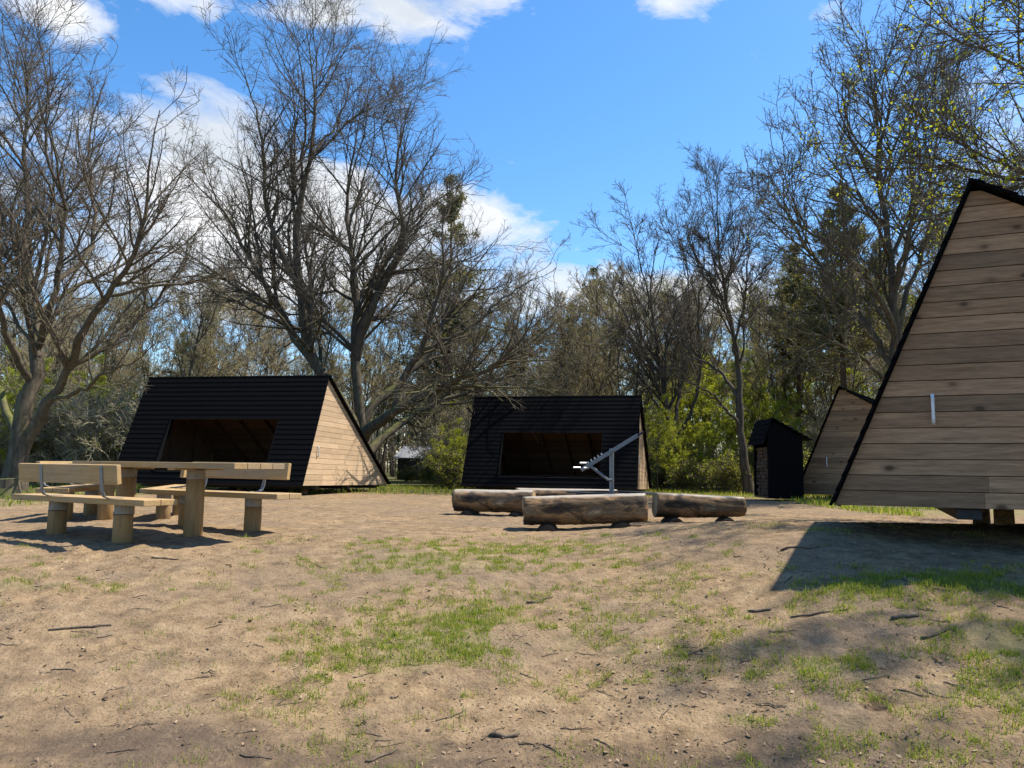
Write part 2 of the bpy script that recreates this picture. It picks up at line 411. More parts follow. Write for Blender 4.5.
blades('grass', X, Y, RNG.uniform(.01, .035, len(X))*RNG.choice([1, 1, 1.5, 2], len(X)), RNG.uniform(.003, .0055, len(X)), .75, M['grass'], 'thin fresh green grass scattered over the sandy bank', 'grass')
X = np.concatenate([RNG.uniform(-16, 16, 22000), RNG.uniform(-14, -7, 7000), RNG.uniform(6.4, 9.5, 5000)]); Y = np.concatenate([RNG.uniform(21, 31, 22000), RNG.uniform(11, 24, 7000), RNG.uniform(14, 21, 5000)])
keep = (grass_f(X, Y) > .35) & (fbm(X*.7, Y*.7, 41, 2) > .42); X = X[keep]; Y = Y[keep]
blades('grass', X, Y, RNG.uniform(.06, .2, len(X)), RNG.uniform(.012, .02, len(X)), .6, M['grass'], 'longer green grass along the edge of the wood', 'grass')

def flakes(X, Y, s, lift=.008):
    n = len(X); Z = ground_h(X, Y)+lift
    a = RNG.uniform(0, 2*np.pi, n); asp = RNG.uniform(.15, .7, n)
    nrm = np.stack([RNG.normal(0, .45, n), RNG.normal(0, .45, n), np.ones(n)], -1); nrm /= np.linalg.norm(nrm, axis=1)[:, None]
    u = np.stack([np.cos(a), np.sin(a), 0*a], -1); u -= nrm*(u*nrm).sum(1)[:, None]; u /= np.linalg.norm(u, axis=1)[:, None]; w = np.cross(nrm, u)
    C = np.stack([X, Y, Z], -1); su = (u*s[:, None]); sw = w*(s*asp)[:, None]
    V = np.stack([C-su, C-sw*.8-su*.1, C+su, C+sw], 1).reshape(-1, 3); k = np.arange(n)[:, None]*4
    return V, k+np.array([[0, 1, 2, 3]])
X = np.concatenate([RNG.uniform(-6, 7, 16000), RNG.normal(2.4, 1.8, 9000), RNG.uniform(-12, 12, 6000)]); Y = np.concatenate([RNG.uniform(3.4, 9, 16000), RNG.normal(5.0, 1.0, 9000), RNG.uniform(8, 22, 6000)])
k_ = fbm(X*1.6, Y*1.6, 51, 3) > RNG.uniform(.3, .62, len(X)); X = X[k_]; Y = Y[k_]
V, F = flakes(X, Y, np.abs(RNG.normal(.004, .007, len(X)))+.003)
tag(np_mesh('litter', V, F, M['straw']), 'dead leaves and wood chips strewn over the sand', 'litter', kind='stuff')

# ------------------------------------------------------------------ trees
def tubes(P, R, k):
    B, n, _ = P.shape
    T = np.empty_like(P); T[:, 1:-1] = P[:, 2:]-P[:, :-2]; T[:, 0] = P[:, 1]-P[:, 0]; T[:, -1] = P[:, -1]-P[:, -2]
    T /= np.linalg.norm(T, axis=2, keepdims=True)+1e-9
    ref = np.tile(np.array([.31, .87, .11]), (B, 1)); bad = np.abs((T.mean(1)*ref).sum(1)) > .75; ref[bad] = (.9, -.2, .35)
    U = np.cross(T, ref[:, None, :]); U /= np.linalg.norm(U, axis=2, keepdims=True)+1e-9; W = np.cross(T, U)
    a = np.arange(k)*2*np.pi/k
    V = P[:, :, None, :]+(U[:, :, None, :]*np.cos(a)[None, None, :, None]+W[:, :, None, :]*np.sin(a)[None, None, :, None])*R[:, :, None, None]
    b = np.arange(B)[:, None, None]*n*k+np.arange(n-1)[None, :, None]*k; j = np.arange(k)[None, None, :]; j2 = (j+1) % k
    F = np.stack([b+j, b+j2, b+k+j2, b+k+j], -1).reshape(-1, 4)
    return V.reshape(-1, 3), F
def grow(P, R, m, t0, t1, ratio, ang, n, wander, up, rr, tip, rng, lmin=.15, tshape=.55, flat=0.0, lcap=99):
    B, pn, _ = P.shape
    L = np.linalg.norm(np.diff(P, axis=1), axis=2).sum(1)
    cnt = np.maximum(1, rng.poisson(m*np.clip(L/np.mean(L), .25, 1.5))) if np.isscalar(m) else m
    pi = np.repeat(np.arange(B), cnt); C = len(pi)
    t = rng.uniform(t0, t1, C); s = t*(pn-1); i = np.minimum(s.astype(int), pn-2); f = (s-i)[:, None]
    pos = P[pi, i]*(1-f)+P[pi, i+1]*f; tan = P[pi, i+1]-P[pi, i]; tan /= np.linalg.norm(tan, axis=1)[:, None]+1e-9
    rad = R[pi, i]*(1-f[:, 0])+R[pi, i+1]*f[:, 0]
    v = rng.normal(size=(C, 3)); v[:, 2] *= (1-flat); v -= tan*(v*tan).sum(1)[:, None]; v /= np.linalg.norm(v, axis=1)[:, None]+1e-9
    a = np.radians(rng.normal(ang, ang*.22, C))[:, None]
    d = tan*np.cos(a)+v*np.sin(a)
    ln = np.minimum(np.maximum(lmin, L[pi]*ratio*(1-tshape*t)*rng.uniform(.6, 1.25, C)), lcap)
    r0 = np.maximum(rad*rr*rng.uniform(.75, 1.1, C), tip*1.15)
    # a branch's girth goes with its length
    r0 = np.minimum(r0, .0115*ln+.003+tip)
    out = np.empty((C, n, 3)); out[:, 0] = pos; st = (ln/(n-1))[:, None]
    for j in range(1, n):
        d = d+rng.normal(size=(C, 3))*wander; d[:, 2] += up; d /= np.linalg.norm(d, axis=1)[:, None]
        out[:, j] = out[:, j-1]+d*st
    q = np.linspace(0, 1, n)[None]; RR = r0[:, None]*(1-q)**.8+tip*(1-(1-q)**.8)
    return out, RR
def join(parts):
    V = []; F = []; n = 0
    for v, f in parts: V.append(v); F.append(f+n); n += len(v)
    return np.concatenate(V), np.concatenate(F)
def leaf_quads(C, s, rng, droop=0.0):
    n = len(C); u = rng.normal(size=(n, 3)); u[:, 2] -= droop; u /= np.linalg.norm(u, axis=1)[:, None]; w = rng.normal(size=(n, 3)); w -= u*(w*u).sum(1)[:, None]; w /= np.linalg.norm(w, axis=1)[:, None]
    s = (s*rng.uniform(.6, 1.3, n))[:, None]
    V = np.stack([C, C+u*s*.5+w*s*.32, C+u*s, C+u*s*.5-w*s*.32], 1).reshape(-1, 3)
    return V, np.arange(n)[:, None]*4+np.array([[0, 1, 2, 3]])
def resample(pts, n):
    pts = np.asarray(pts, float)
    for _ in range(2):                       # chaikin smoothing
        q = [pts[0]]
        for a, b in zip(pts[:-1], pts[1:]): q += [a*.75+b*.25, a*.25+b*.75]
        q.append(pts[-1]); pts = np.array(q)
    s = np.concatenate([[0], np.cumsum(np.linalg.norm(np.diff(pts, axis=0), axis=1))]); u = np.linspace(0, s[-1], n)
    return np.stack([np.interp(u, s, pts[:, i]) for i in range(3)], -1)

def bare_tree(name, stems, radii, lv, rng, base, bark, twig, leaf=None, leaf_n=0, leaf_s=.05, tipr=.0034):
    """stems: list of polylines (metres, relative to base). lv: (m, ratio, angle, wander, up) per level"""
    n0 = 22
    stems = [np.asarray(q, float).copy() for q in stems]
    for k in range(1, len(stems)):          # limbs spring from the wood they grow on
        if stems[k][0][2] < .35: continue
        pool = np.concatenate([resample(q, 60) for q in stems[:k]]); i = np.argmin(np.linalg.norm(pool-stems[k][0], axis=1)); stems[k][0] = pool[i]
    P = np.stack([resample(s, n0) for s in stems]); q = np.linspace(0, 1, n0)
    P[:, 2:-1] += rng.normal(size=P[:, 2:-1].shape)*.03
    R = np.stack([r0*(1-q)**1.15*.76+r1*.5*(1-(1-q)**1.15) for r0, r1 in radii])
    R *= 1+.05*rng.normal(size=R.shape)
    for k, (r0, r1) in enumerate(radii):
        if abs(stems[k][0][2]) < .3: R[k, :3] *= np.array([1.45, 1.15, 1.03])
    big = [tubes(P, R, 10)]; small = []
    cur = (P, R); tips = []
    for i, (m, ratio, ang, wan, up) in enumerate(lv):
        n = [10, 7, 5, 4, 3][i]; k = [6, 4, 3, 3, 3][i]; tip = tipr*[2.0, 1.5, 1.15, 1, 1][i]
        t0 = [.26, .16, .12, .1, .1][i]
        P2, R2 = grow(cur[0], cur[1], m, t0, .99, ratio, ang, n, wan, up, .62, tip, rng, lmin=[.8, .4, .22, .14, .1][i], lcap=[6, 3.2, 1.6, .75, .4][i], tshape=[.5, .45, .4, .35, .3][i])
        if i < 2: big.append(tubes(P2, R2, k))
        else: small.append(tubes(P2, R2, k))
        if i == 1: cur = (P2, R2)
        elif i == 0: cur = (np.concatenate([P2]), R2)
        else: cur = (P2, R2)
        tips.append(P2)
    root = empty(name, base)
    V, F = join(big); np_mesh('trunk', V, F, bark, root, smooth=True)
    V, F = join(small); mats = [twig]; mi = np.zeros(len(F), int)
    if leaf is not None and leaf_n:
        c = tips[-1].reshape(-1, 3); sel = rng.integers(0, len(c), leaf_n)
        # leaves gather in clumps
        V2, F2 = leaf_quads(c[sel]+rng.normal(size=(leaf_n, 3))*.05, leaf_s, rng)
        F = np.concatenate([F, F2+len(V)]); V = np.concatenate([V, V2]); mats.append(leaf); mi = np.concatenate([mi, np.ones(len(F2), int)])
    np_mesh('crown', V, F, mats, root, mi=mi)
    return root

def stems_from_pixels(specs, base, Y0, rng):
    """each spec: list of (px,py,dY) traced limbs -> metres relative to base"""
    out = []
    for s in specs: out.append([at(px, py, Y0+dy)-base for px, py, dy in s])
    return out

# --- oak at the left edge
Y0 = 19.0; b = at(12, 492, Y0); b[2] = gz(b[0], b[1])-.05
S = [[(12, 497, 0), (22, 425, 0), (29, 394, .1), (38, 359, .2), (35, 330, .5), (32, 297, .8), (22, 248, 1.2), (32, 198, 1.5), (22, 144, 1.6), (30, 90, 1.6), (20, 55, 1.7)],
     [(36, 352, .2), (50, 318, -.2), (62, 248, -.6), (67, 198, -.9), (44, 158, -1.2), (47, 99, -1.4), (50, 45, -1.5)],
     [(14, 470, 0), (33, 425, -.1), (51, 399, -.3), (66, 372, -.5), (78, 345, -.9), (89, 317, -1.3), (129, 267, -1.9), (149, 218, -2.3), (146, 173, -2.6), (160, 110, -2.8)],
     [(56, 280, -.3), (80, 262, .4), (92, 248, .8), (96, 205, 1.2), (86, 160, 1.4), (96, 105, 1.6), (90, 70, 1.7)],
     [(70, 362, -.5), (106, 350, -.2), (134, 322, .4), (160, 296, .9), (183, 272, 1.3), (190, 235, 1.6)],
     [(18, 440, 0), (5, 405, .8), (-12, 370, 1.5), (-25, 320, 2.2), (-20, 260, 2.6), (-38, 190, 3)],
     [(28, 380, 0), (8, 345, -.9), (-5, 300, -1.6), (2, 240, -2.0), (-10, 170, -2.3), (0, 110, -2.5)],
     [(50, 400, -.3), (80, 392, -1.0), (104, 372, -1.6), (140, 360, -2.2), (165, 330, -2.6)],
     [(40, 350, .3), (60, 320, 1.4), (110, 300, 2.2), (125, 240, 2.8), (128, 180, 3.0)]]
oak1 = bare_tree('oak_tree', stems_from_pixels(S, b, Y0, RNG), [(.33, .022), (.12, .018), (.2, .018), (.1, .016), (.1, .016), (.14, .018), (.13, .018), (.08, .014), (.1, .014)],
    [(17, .42, 40, .11, .06), (8.5, .52, 40, .14, .04), (4.8, .52, 40, .15, .025), (2.1, .55, 40, .14, .01)], np.random.default_rng(3), b, M['bark'], M['twig'], M['bud'], 12000, .014)
tag(oak1, 'bare crooked oak with several stems at the left edge behind the bench', 'tree')

# --- big spreading oak behind the left shelter
Y0 = 29.0; b = at(364, 470, Y0); b[2] = gz(b[0], b[1])-.05
S = [[(362, 490, 0), (358, 440, 0), (345, 405, 0), (318, 372, -.2), (306, 336, -.4), (301, 297, -.6), (296, 257, -.8), (298, 208, -1), (313, 158, -1.2), (316, 99, -1.4), (311, 55, -1.5), (306, 28, -1.5)],
     [(364, 490, .3), (362, 430, .4), (356, 380, .4), (355, 346, .5), (358, 297, .8), (352, 250, 1.2), (346, 213, 1.6), (352, 150, 2), (362, 100, 2.2)],
     [(358, 360, .3), (364, 322, 0), (382, 287, -.4), (407, 237, -1), (394, 190, -1.4), (400, 140, -1.7), (412, 100, -1.8)],
     [(318, 372, -.2), (290, 330, 0.6), (269, 292, 1.2), (245, 250, 1.8), (229, 218, 2.2), (195, 183, 2.8), (172, 165, 3)],
     [(300, 290, -.6), (272, 235, -1.4), (264, 190, -1.9), (264, 143, -2.4), (251, 95, -2.8), (242, 65, -2.9)],
     [(362, 450, 0), (368, 427, -.6), (396, 412, -1.4), (423, 396, -2.2), (452, 382, -3), (485, 372, -3.8), (520, 352, -4.4), (555, 322, -4.8)],
     [(360, 440, .2), (366, 408, 0.6), (390, 394, 1.2), (405, 376, 1.6), (432, 352, 2.2), (447, 310, 2.8), (470, 270, 3.3), (500, 235, 3.6)],
     [(362, 460, .2), (380, 440, 1), (400, 424, 1.8), (430, 404, 2.8), (470, 392, 3.6), (510, 372, 4.2), (540, 380, 4.6)],
     [(395, 400, -1.0), (405, 372, -1.6), (425, 350, -2.1), (428, 320, -2.6), (445, 280, -3.2), (440, 230, -3.6), (452, 185, -3.8)],
     [(430, 355, -2.2), (470, 330, -2.4), (500, 300, -2.6), (530, 282, -2.8), (552, 262, -2.9)],
     [(305, 330, -.4), (270, 318, -1.6), (235, 300, -2.6), (205, 290, -3.4), (180, 268, -4)],
     [(322, 160, -1), (340, 120, -.2), (352, 80, .4), (350, 55, .6)],
     [(372, 302, -.2), (388, 250, .8), (430, 205, 1.6), (465, 180, 2.2), (490, 190, 2.6)]]
oak2 = bare_tree('oak_tree', stems_from_pixels(S, b, Y0, RNG), [(.38, .026), (.34, .024), (.28, .022), (.24, .02), (.17, .02), (.34, .02), (.28, .02), (.26, .02), (.18, .018), (.1, .016), (.11, .016), (.08, .016), (.12, .018)],
    [(23, .44, 44, .12, .05), (9, .54, 42, .14, .04), (4.8, .52, 40, .15, .025), (1.8, .55, 40, .14, .01)], np.random.default_rng(5), b, M['bark'], M['twig'], M['bud'], 16000, .016, tipr=.0042)
tag(oak2, 'huge wide spreading bare oak with mossy limbs behind the left shelter', 'tree')

# --- slender trees right of the middle shelter
Y0 = 27.0; b = at(749, 496, Y0); b[2] = gz(b[0], b[1])-.05
S = [[(750, 497, 0), (742, 442, 0), (738, 405, 0), (740, 369, .1), (731, 323, .2), (722, 287, .3), (719, 241, .4), (717, 200, .4), (715, 170, .5)],
     [(739, 425, 0), (725, 408, -.5), (710, 392, -1), (690, 383, -1.5), (672, 362, -2)],
     [(740, 400, 0), (722, 372, .5), (705, 362, 1), (688, 352, 1.4), (668, 320, 2)],
     [(739, 372, 0), (734, 340, -.6), (746, 300, -1.2), (750, 250, -1.6), (745, 215, -1.8)],
     [(728, 310, .2), (700, 270, .8), (690, 235, 1.2), (696, 200, 1.4)], [(722, 285, .2), (740, 262, .9), (752, 225, 1.4), (748, 190, 1.6)]]
t3 = bare_tree('slender_tree', stems_from_pixels(S, b, Y0, RNG), [(.21, .016), (.09, .012), (.1, .012), (.09, .012), (.07, .012), (.06, .012)],
    [(16, .36, 38, .1, .07), (8, .52, 38, .13, .05), (5.2, .52, 40, .14, .03), (2.2, .55, 40, .14, .01)], np.random.default_rng(8), b, M['bark2'], M['twig'], M['bud'], 6000, .016, tipr=.004)
tag(t3, 'slender bare tree with a kinked trunk left of the black woodshed', 'tree')
Y0 = 31.0; b = at(674, 492, Y0); b[2] = gz(b[0], b[1])-.05
S = [[(674, 494, 0), (671, 446, 0), (667, 405, 0), (658, 355, .3), (652, 305, .5), (640, 265, .6), (634, 235, .7)],
     [(673, 455, 0), (683, 425, -.4), (697, 400, -.9), (702, 360, -1.3), (697, 310, -1.6), (705, 260, -1.8), (700, 225, -1.9)],
     [(672, 440, 0), (680, 400, .6), (683, 355, 1), (692, 300, 1.3), (684, 255, 1.5), (676, 215, 1.6)],
     [(668, 420, 0), (650, 395, -.8), (640, 370, -1.4), (625, 350, -2)], [(662, 375, .2), (640, 345, 1), (622, 310, 1.6), (612, 280, 2)]]
t4 = bare_tree('forked_tree', stems_from_pixels(S, b, Y0, RNG), [(.2, .016), (.12, .014), (.12, .014), (.08, .012), (.08, .012)],
    [(16, .36, 38, .1, .07), (8, .52, 38, .13, .05), (5.2, .52, 40, .14, .03), (2.2, .55, 40, .14, .01)], np.random.default_rng(9), b, M['bark2'], M['twig'], M['bud'], 6000, .02, tipr=.005)
tag(t4, 'bare forked tree with three stems just right of the middle shelter', 'tree')

# --- broad tree behind the right shelters
Y0 = 20.5; b = at(898, 490, Y0); b[2] = gz(b[0], b[1])-.05
b2 = b.copy()
S = [[(900, 498, 0), (899, 400, 0), (896, 342, 0), (893, 297, .1), (891, 248, .2), (881, 198, .3), (878, 144, .4), (873, 89, .5), (864, 25, .6)],
     [(897, 350, 0), (891, 317, -.4), (870, 280, -.9), (854, 262, -1.2), (814, 233, -1.9), (780, 215, -2.5), (745, 200, -3)],
     [(897, 375, 0), (872, 330, .6), (845, 292, 1.2), (804, 248, 2), (780, 200, 2.5), (790, 150, 2.8)],
     [(897, 340, 0), (903, 307, .5), (920, 260, 1), (933, 208, 1.4), (930, 163, 1.6), (945, 110, 1.8), (940, 60, 2)],
     [(893, 290, 0), (908, 240, -.8), (922, 180, -1.4), (915, 120, -1.8), (925, 70, -2)],
     [(880, 190, .3), (855, 150, -.4), (838, 110, -.9), (830, 65, -1.2)], [(886, 230, .2), (858, 195, 1), (832, 165, 1.6), (806, 110, 2)],
     [(898, 390, 0), (868, 362, -.8), (835, 340, -1.6), (795, 330, -2.4), (760, 300, -3)], [(890, 260, .2), (872, 215, -1), (850, 190, -1.6), (815, 170, -2.2), (775, 172, -2.8)],
     [(898, 360, 0), (930, 310, .8), (965, 250, 1.4), (985, 180, 2), (990, 120, 2.4)]]
t5 = bare_tree('budding_tree', stems_from_pixels(S, b, Y0, RNG), [(.24, .018), (.12, .014), (.13, .014), (.11, .014), (.09, .014), (.07, .012), (.07, .012), (.09, .012), (.07, .012), (.1, .014)],
    [(17, .42, 40, .11, .06), (8.5, .52, 40, .14, .04), (4.8, .52, 40, .15, .025), (2.1, .55, 40, .14, .01)], np.random.default_rng(12), b, M['bark'], M['twig'], M['leaf'], 7000, .045, tipr=.0042)
tag(t5, 'broad dark tree with first leaves rising between the two right shelters', 'tree')

# --- near tree to the right whose limbs overhang the shelter and shade the bank
b = np.array([12.2, 10.0, 0]); b[2] = gz(b[0], b[1])-.05
S = [[(0, 0, 0), (-.2, .1, 2), (-.3, .1, 4), (-.1, -.2, 6.5), (-.4, -.3, 9), (-.2, 0, 11.5), (0, 0, 13)],
     [(-.25, .1, 3), (-1.4, .6, 4.2), (-2.8, 1.2, 5.0), (-4.4, 1.9, 5.4), (-5.6, 2.2, 5.9), (-6.4, 2.4, 6.6)],
     [(-.3, .1, 3.8), (-1.6, -.2, 5.2), (-3, -.2, 6.2), (-4.4, .2, 6.9), (-5.4, .4, 7.2)],
     [(-.3, .1, 4.6), (-1.4, 1.4, 6), (-2.6, 2.6, 7.2), (-4, 3.4, 8.6), (-5, 3.9, 9.6)],
     [(-.2, 0, 5.6), (-1.6, -1.2, 7), (-2.8, -2.2, 8.4), (-3.5, -2.8, 9.8)],
     [(-.2, -.1, 6), (.9, -1.2, 7.5), (1.6, -2.2, 9.4), (2, -2.6, 11)],
     [(-.3, 0, 7.4), (-1.5, .6, 9), (-2.5, .8, 10.6), (-3, 1.2, 12)],
     [(-.2, 0, 5), (1.2, 1, 6.5), (2.4, 1.5, 8), (3, 2, 10)],
     [(-.3, 0, 3.3), (-1.2, 1.6, 4.1), (-2.4, 3.2, 4.6), (-3.8, 4.6, 5.2), (-4.6, 5.6, 6)],
     [(-.3, 0, 5.2), (-2, .9, 6.9), (-3.6, 1.4, 8), (-4.9, 1.8, 9.2)]]
t6 = bare_tree('leafing_tree', S, [(.3, .02), (.13, .014), (.12, .014), (.12, .014), (.12, .014), (.1, .014), (.1, .014), (.1, .014), (.1, .014), (.1, .014)],
    [(14, .4, 42, .09, .03), (8, .52, 38, .1, .02), (6, .52, 38, .11, .01), (2.6, .55, 38, .11, 0)], np.random.default_rng(14), b, M['bark'], M['twig'], M['leaf'], 12000, .065, tipr=.004)
tag(t6, 'near tree with yellow green leaves overhanging the right shelter roof', 'tree')
# companion trees out along the sunny side: only their shade falls on the bank
def far_copy(src, loc, rz, s):
    o = copy_tree(src); o.location = loc; o.rotation_euler = (0, 0, rz); o.scale = (s, s, s); return o
bpy.context.view_layer.update()
for x, y, rz, tl, sc_, l in [(12.7, 5.3, 1.1, -.2, 1.12, 'slender tree leaning over the low back of the right shelter')]:
    o = far_copy(t3, (x, y, gz(x, y)-.05), rz, sc_); o.rotation_euler = (Matrix.Rotation(tl, 4, 'Y') @ Matrix.Rotation(rz, 4, 'Z')).to_euler(); tag(o, l, 'tree')

# --- wood behind: a few models, copied
def gen_stems(h, n, spread, rng, lean=.12):
    out = []; rad = []
    for k in range(n):
        a = rng.uniform(0, 6.28); q = np.linspace(0, 1, 7)
        hh = h*(1 if k == 0 else rng.uniform(.7, .95)); sp = spread*(0.15 if k == 0 else rng.uniform(.6, 1.2))
        p = np.stack([np.cos(a)*sp*q**1.3*hh, np.sin(a)*sp*q**1.3*hh, q*hh], -1); p[1:, :2] += rng.normal(size=(6, 2))*lean*hh*.12
        out.append(p); rad.append((h*.0135*(1 if k == 0 else .75), .012))
    return out, rad
def bg_bare(name, h, n, spread, seed, lv, bark, twig, leaf, ln, ls):
    r = np.random.default_rng(seed); s, rd = gen_stems(h, n, spread, r)
    return bare_tree(name, s, rd, lv, r, (0, 0, 0), bark, twig, leaf, ln, ls, tipr=.0065)
LV = [(18, .36, 36, .07, .06), (9, .52, 36, .09, .045), (6, .52, 36, .1, .03), (2.2, .55, 36, .1, .0)]
LVo = [(18, .42, 44, .09, .05), (9, .52, 38, .1, .04), (6, .52, 38, .1, .02), (2.0, .55, 36, .1, 0)]
bg = {}
bg['a'] = bg_bare('woodland_tree', 12, 2, .16, 21, LV, M['bark2'], M['twigbg'], M['budbg'], 12000, .055)
bg['b'] = bg_bare('woodland_tree', 11, 3, .22, 22, LVo, M['bark2'], M['twigbg'], M['budbg'], 12000, .055)
bg['c'] = bg_bare('woodland_tree', 13, 1, .1, 23, LV, M['bark2'], M['brush'], M['budbg'], 12000, .055)
def shrub(name, h, n, seed, twig, leaf, ln, ls, lv):
    r = np.random.default_rng(seed); s = []; rd = []
    for k in range(n):
        a = r.uniform(0, 6.28); q = np.linspace(0, 1, 6); hh = h*r.uniform(.55, 1); sp = r.uniform(.1, .75)*hh; o = r.uniform(0, .35*h, 2)-.17*h
        p = np.stack([o[0]+np.cos(a)*sp*q**1.4, o[1]+np.sin(a)*sp*q**1.4, q*hh*(1-.15*q)], -1); p[1:, :] += r.normal(size=(5, 3))*.05*hh
        p[0, 2] = 0; s.append(p); rd.append((.008*hh+.008, .006))
    return bare_tree(name, s, rd, lv, r, (0, 0, 0), twig, twig, leaf, ln, ls, tipr=.007)
LS = [(7, .5, 48, .2, .03), (6, .55, 46, .22, .02), (5, .6, 46, .22, .0)]
bg['s'] = shrub('bare_shrub', 4.2, 11, 31, M['brush'], M['bud'], 1500, .05, LS)
bg['t'] = shrub('bare_shrub', 3.4, 12, 32, M['brush'], M['leaf'], 1600, .055, LS)
bg['g'] = shrub('green_bush', 2.3, 12, 33, M['twig'], M['leaf'], 7000, .075, LS)
r = np.random.default_rng(41); s, rd = gen_stems(8, 1, .1, r); rd = [(.07, .008)]
bg['l'] = bare_tree('leafy_sapling', s, rd, [(22, .36, 60, .12, .02), (7, .5, 46, .18, 0), (5, .5, 44, .2, 0)], r, (0, 0, 0), M['bark2'], M['twig'], M['leaf'], 9000, .085, tipr=.006)
def conifer(name, h, w, seed, crown0, dens, droop, bark):
    r = np.random.default_rng(seed); q = np.linspace(0, 1, 12)
    P = np.stack([np.cumsum(r.normal(0, .02, 12)), np.cumsum(r.normal(0, .02, 12)), q*h], -1)[None]; R = (h*.014*(1-q)+.012)[None]
    big = [tubes(P, R, 8)]
    n = int(dens*h); t = crown0+(1-crown0)*r.uniform(0, 1, n)**.85; z = t*h; a = r.uniform(0, 6.28, n)
    L = w*np.clip((1-t)/(1-crown0), 0, 1)**.75*r.uniform(.55, 1.15, n)+.25
    el = np.where(t > .85, .5, .05)+r.normal(0, .15, n)-droop
    m = 6; out = np.empty((n, m, 3)); out[:, 0] = np.stack([0*z, 0*z, z], -1)+np.stack([np.interp(z, q*h, P[0, :, 0]), np.interp(z, q*h, P[0, :, 1]), 0*z], -1)
    d = np.stack([np.cos(a)*np.cos(el), np.sin(a)*np.cos(el), np.sin(el)], -1)
    for j in range(1, m):
        d = d+r.normal(size=d.shape)*.1; d[:, 2] += .06; d /= np.linalg.norm(d, axis=1)[:, None]; out[:, j] = out[:, j-1]+d*(L/(m-1))[:, None]
    RR = (.012+L*.006)[:, None]*np.linspace(1, .3, m)[None]
    big.append(tubes(out, RR, 4))
    P2, R2 = grow(out, RR, 11, .15, 1.0, .36, 50, 4, .12, -.02, .5, .004, r, lmin=.18, tshape=.4, flat=.5)
    small = tubes(P2, R2, 3)
    c = np.concatenate([P2[:, 1:].reshape(-1, 3), (P2[:, 1:]*.5+P2[:, :-1]*.5).reshape(-1, 3)]); c = np.repeat(c, 2, 0)+r.normal(size=(len(c)*2, 3))*.08
    u = r.normal(size=c.shape); u /= np.linalg.norm(u, axis=1)[:, None]; wv = r.normal(size=c.shape); wv -= u*(wv*u).sum(1)[:, None]; wv /= np.linalg.norm(wv, axis=1)[:, None]
    ss = r.uniform(.09, .2, len(c))[:, None]
    Vn = np.stack([c-u*ss, c+wv*ss*.17, c+u*ss, c-wv*ss*.17], 1).reshape(-1, 3); Fn = np.arange(len(c))[:, None]*4+np.array([[0, 1, 2, 3]])
    root = empty(name, (0, 0, 0)); V, F = join(big); np_mesh('trunk', V, F, bark, root, smooth=True)
    V, F = small; mi = np.concatenate([np.zeros(len(F), int), np.ones(len(Fn), int)])
    np_mesh('crown', np.concatenate([V, Vn]), np.concatenate([F, Fn+len(V)]), [M['twig'], M['needle']], root, mi=mi)
    return root
bg['p'] = conifer('spruce_tree', 15, 3.1, 51, .12, 11, .12, M['pinebark'])
bg['q'] = conifer('pine_tree', 15, 2.6, 52, .45, 9, -.12, M['pinebark'])
bpy.context.view_layer.update()
LAB = {'a': ('bare twin stemmed tree in the wood behind the shelters', 'tree', 'bare trees in the wood'),
       'b': ('bare bushy crowned tree in the wood behind the shelters', 'tree', 'bare trees in the wood'),
       'c': ('tall pale twigged bare tree in the wood behind the shelters', 'tree', 'bare trees in the wood'),
       's': ('pale grey leafless shrub at the edge of the wood', 'shrub', 'leafless shrubs under the trees'),
       't': ('pale twiggy shrub with a few new leaves at the edge of the wood', 'shrub', 'leafless shrubs under the trees'),
       'g': ('low bright green bush at the edge of the wood', 'bush', 'green bushes under the trees'),
       'l': ('young tree in yellow green leaf standing under the bare trees', 'tree', 'leafy young trees in the wood'),
       'p': ('dark green spruce standing behind the bare trees', 'tree', 'conifers in the wood'),
       'q': ('high crowned pine standing behind the bare trees', 'tree', 'conifers in the wood')}
HT = {'a': 12, 'b': 11, 'c': 13, 's': 4.2, 't': 3.4, 'g': 2.3, 'l': 8, 'p': 15, 'q': 15}
first = dict.fromkeys(bg, True)
def plant(k, px, Y, h=None, label=None, rz=None):
    x = (px-512)/FPX*Y; s = (h or HT[k]*random.uniform(.85, 1.15))/HT[k]
    o = bg[k] if first[k] else copy_tree(bg[k]); first[k] = False
    o.location = (x, Y, gz(x, Y)-.04); o.rotation_euler = (0, 0, random.uniform(0, 6.28) if rz is None else rz); o.scale = (s, s, s)
    tag(o, label or LAB[k][0], LAB[k][1], LAB[k][2] if label is None else None)
    return o
# conifers that show
plant('p', 448, 41, 16.5, 'tallest dark spruce rising behind the big spreading oak')
plant('p', 597, 48, 13.5, 'thin pointed spruce above the middle shelter')
plant('q', 846, 31, 12.5, 'high pine with a straight trunk behind the far right shelter'); plant('q', 800, 36, 11.5); plant('q', 570, 52, 12); plant('p', 180, 54, 10); plant('q', 690, 50, 11.5)
plant('q', 885, 40, 13); plant('p', 540, 58, 12); plant('q', 60, 58, 12)
# bare trees, three loose rows
rs = random.Random(5)
for i, px in enumerate(range(-330, 1500, 58)):
    plant('abc'[i % 3], px+rs.uniform(-20, 20), rs.uniform(37, 44), rs.uniform(9, 11.5))
for i, px in enumerate(range(-310, 1420, 62)):
    plant('bca'[i % 3], px+rs.uniform(-20, 20), rs.uniform(47, 58), rs.uniform(11, 13.5))
for k, px, Y, h in [('c', 195, 33, 9.8), ('a', 100, 34, 8.5), ('b', 230, 36, 8.5), ('b', 612, 37, 10), ('c', 640, 34, 9.5), ('a', 590, 40, 9.5), ('c', 770, 33, 9), ('a', 790, 38, 11), ('b', 840, 35, 9), ('c', 700, 40, 10.5), ('b', 940, 30, 10), ('a', 1010, 28, 11), ('b', 1080, 26, 11)]:
    plant(k, px, Y, h)
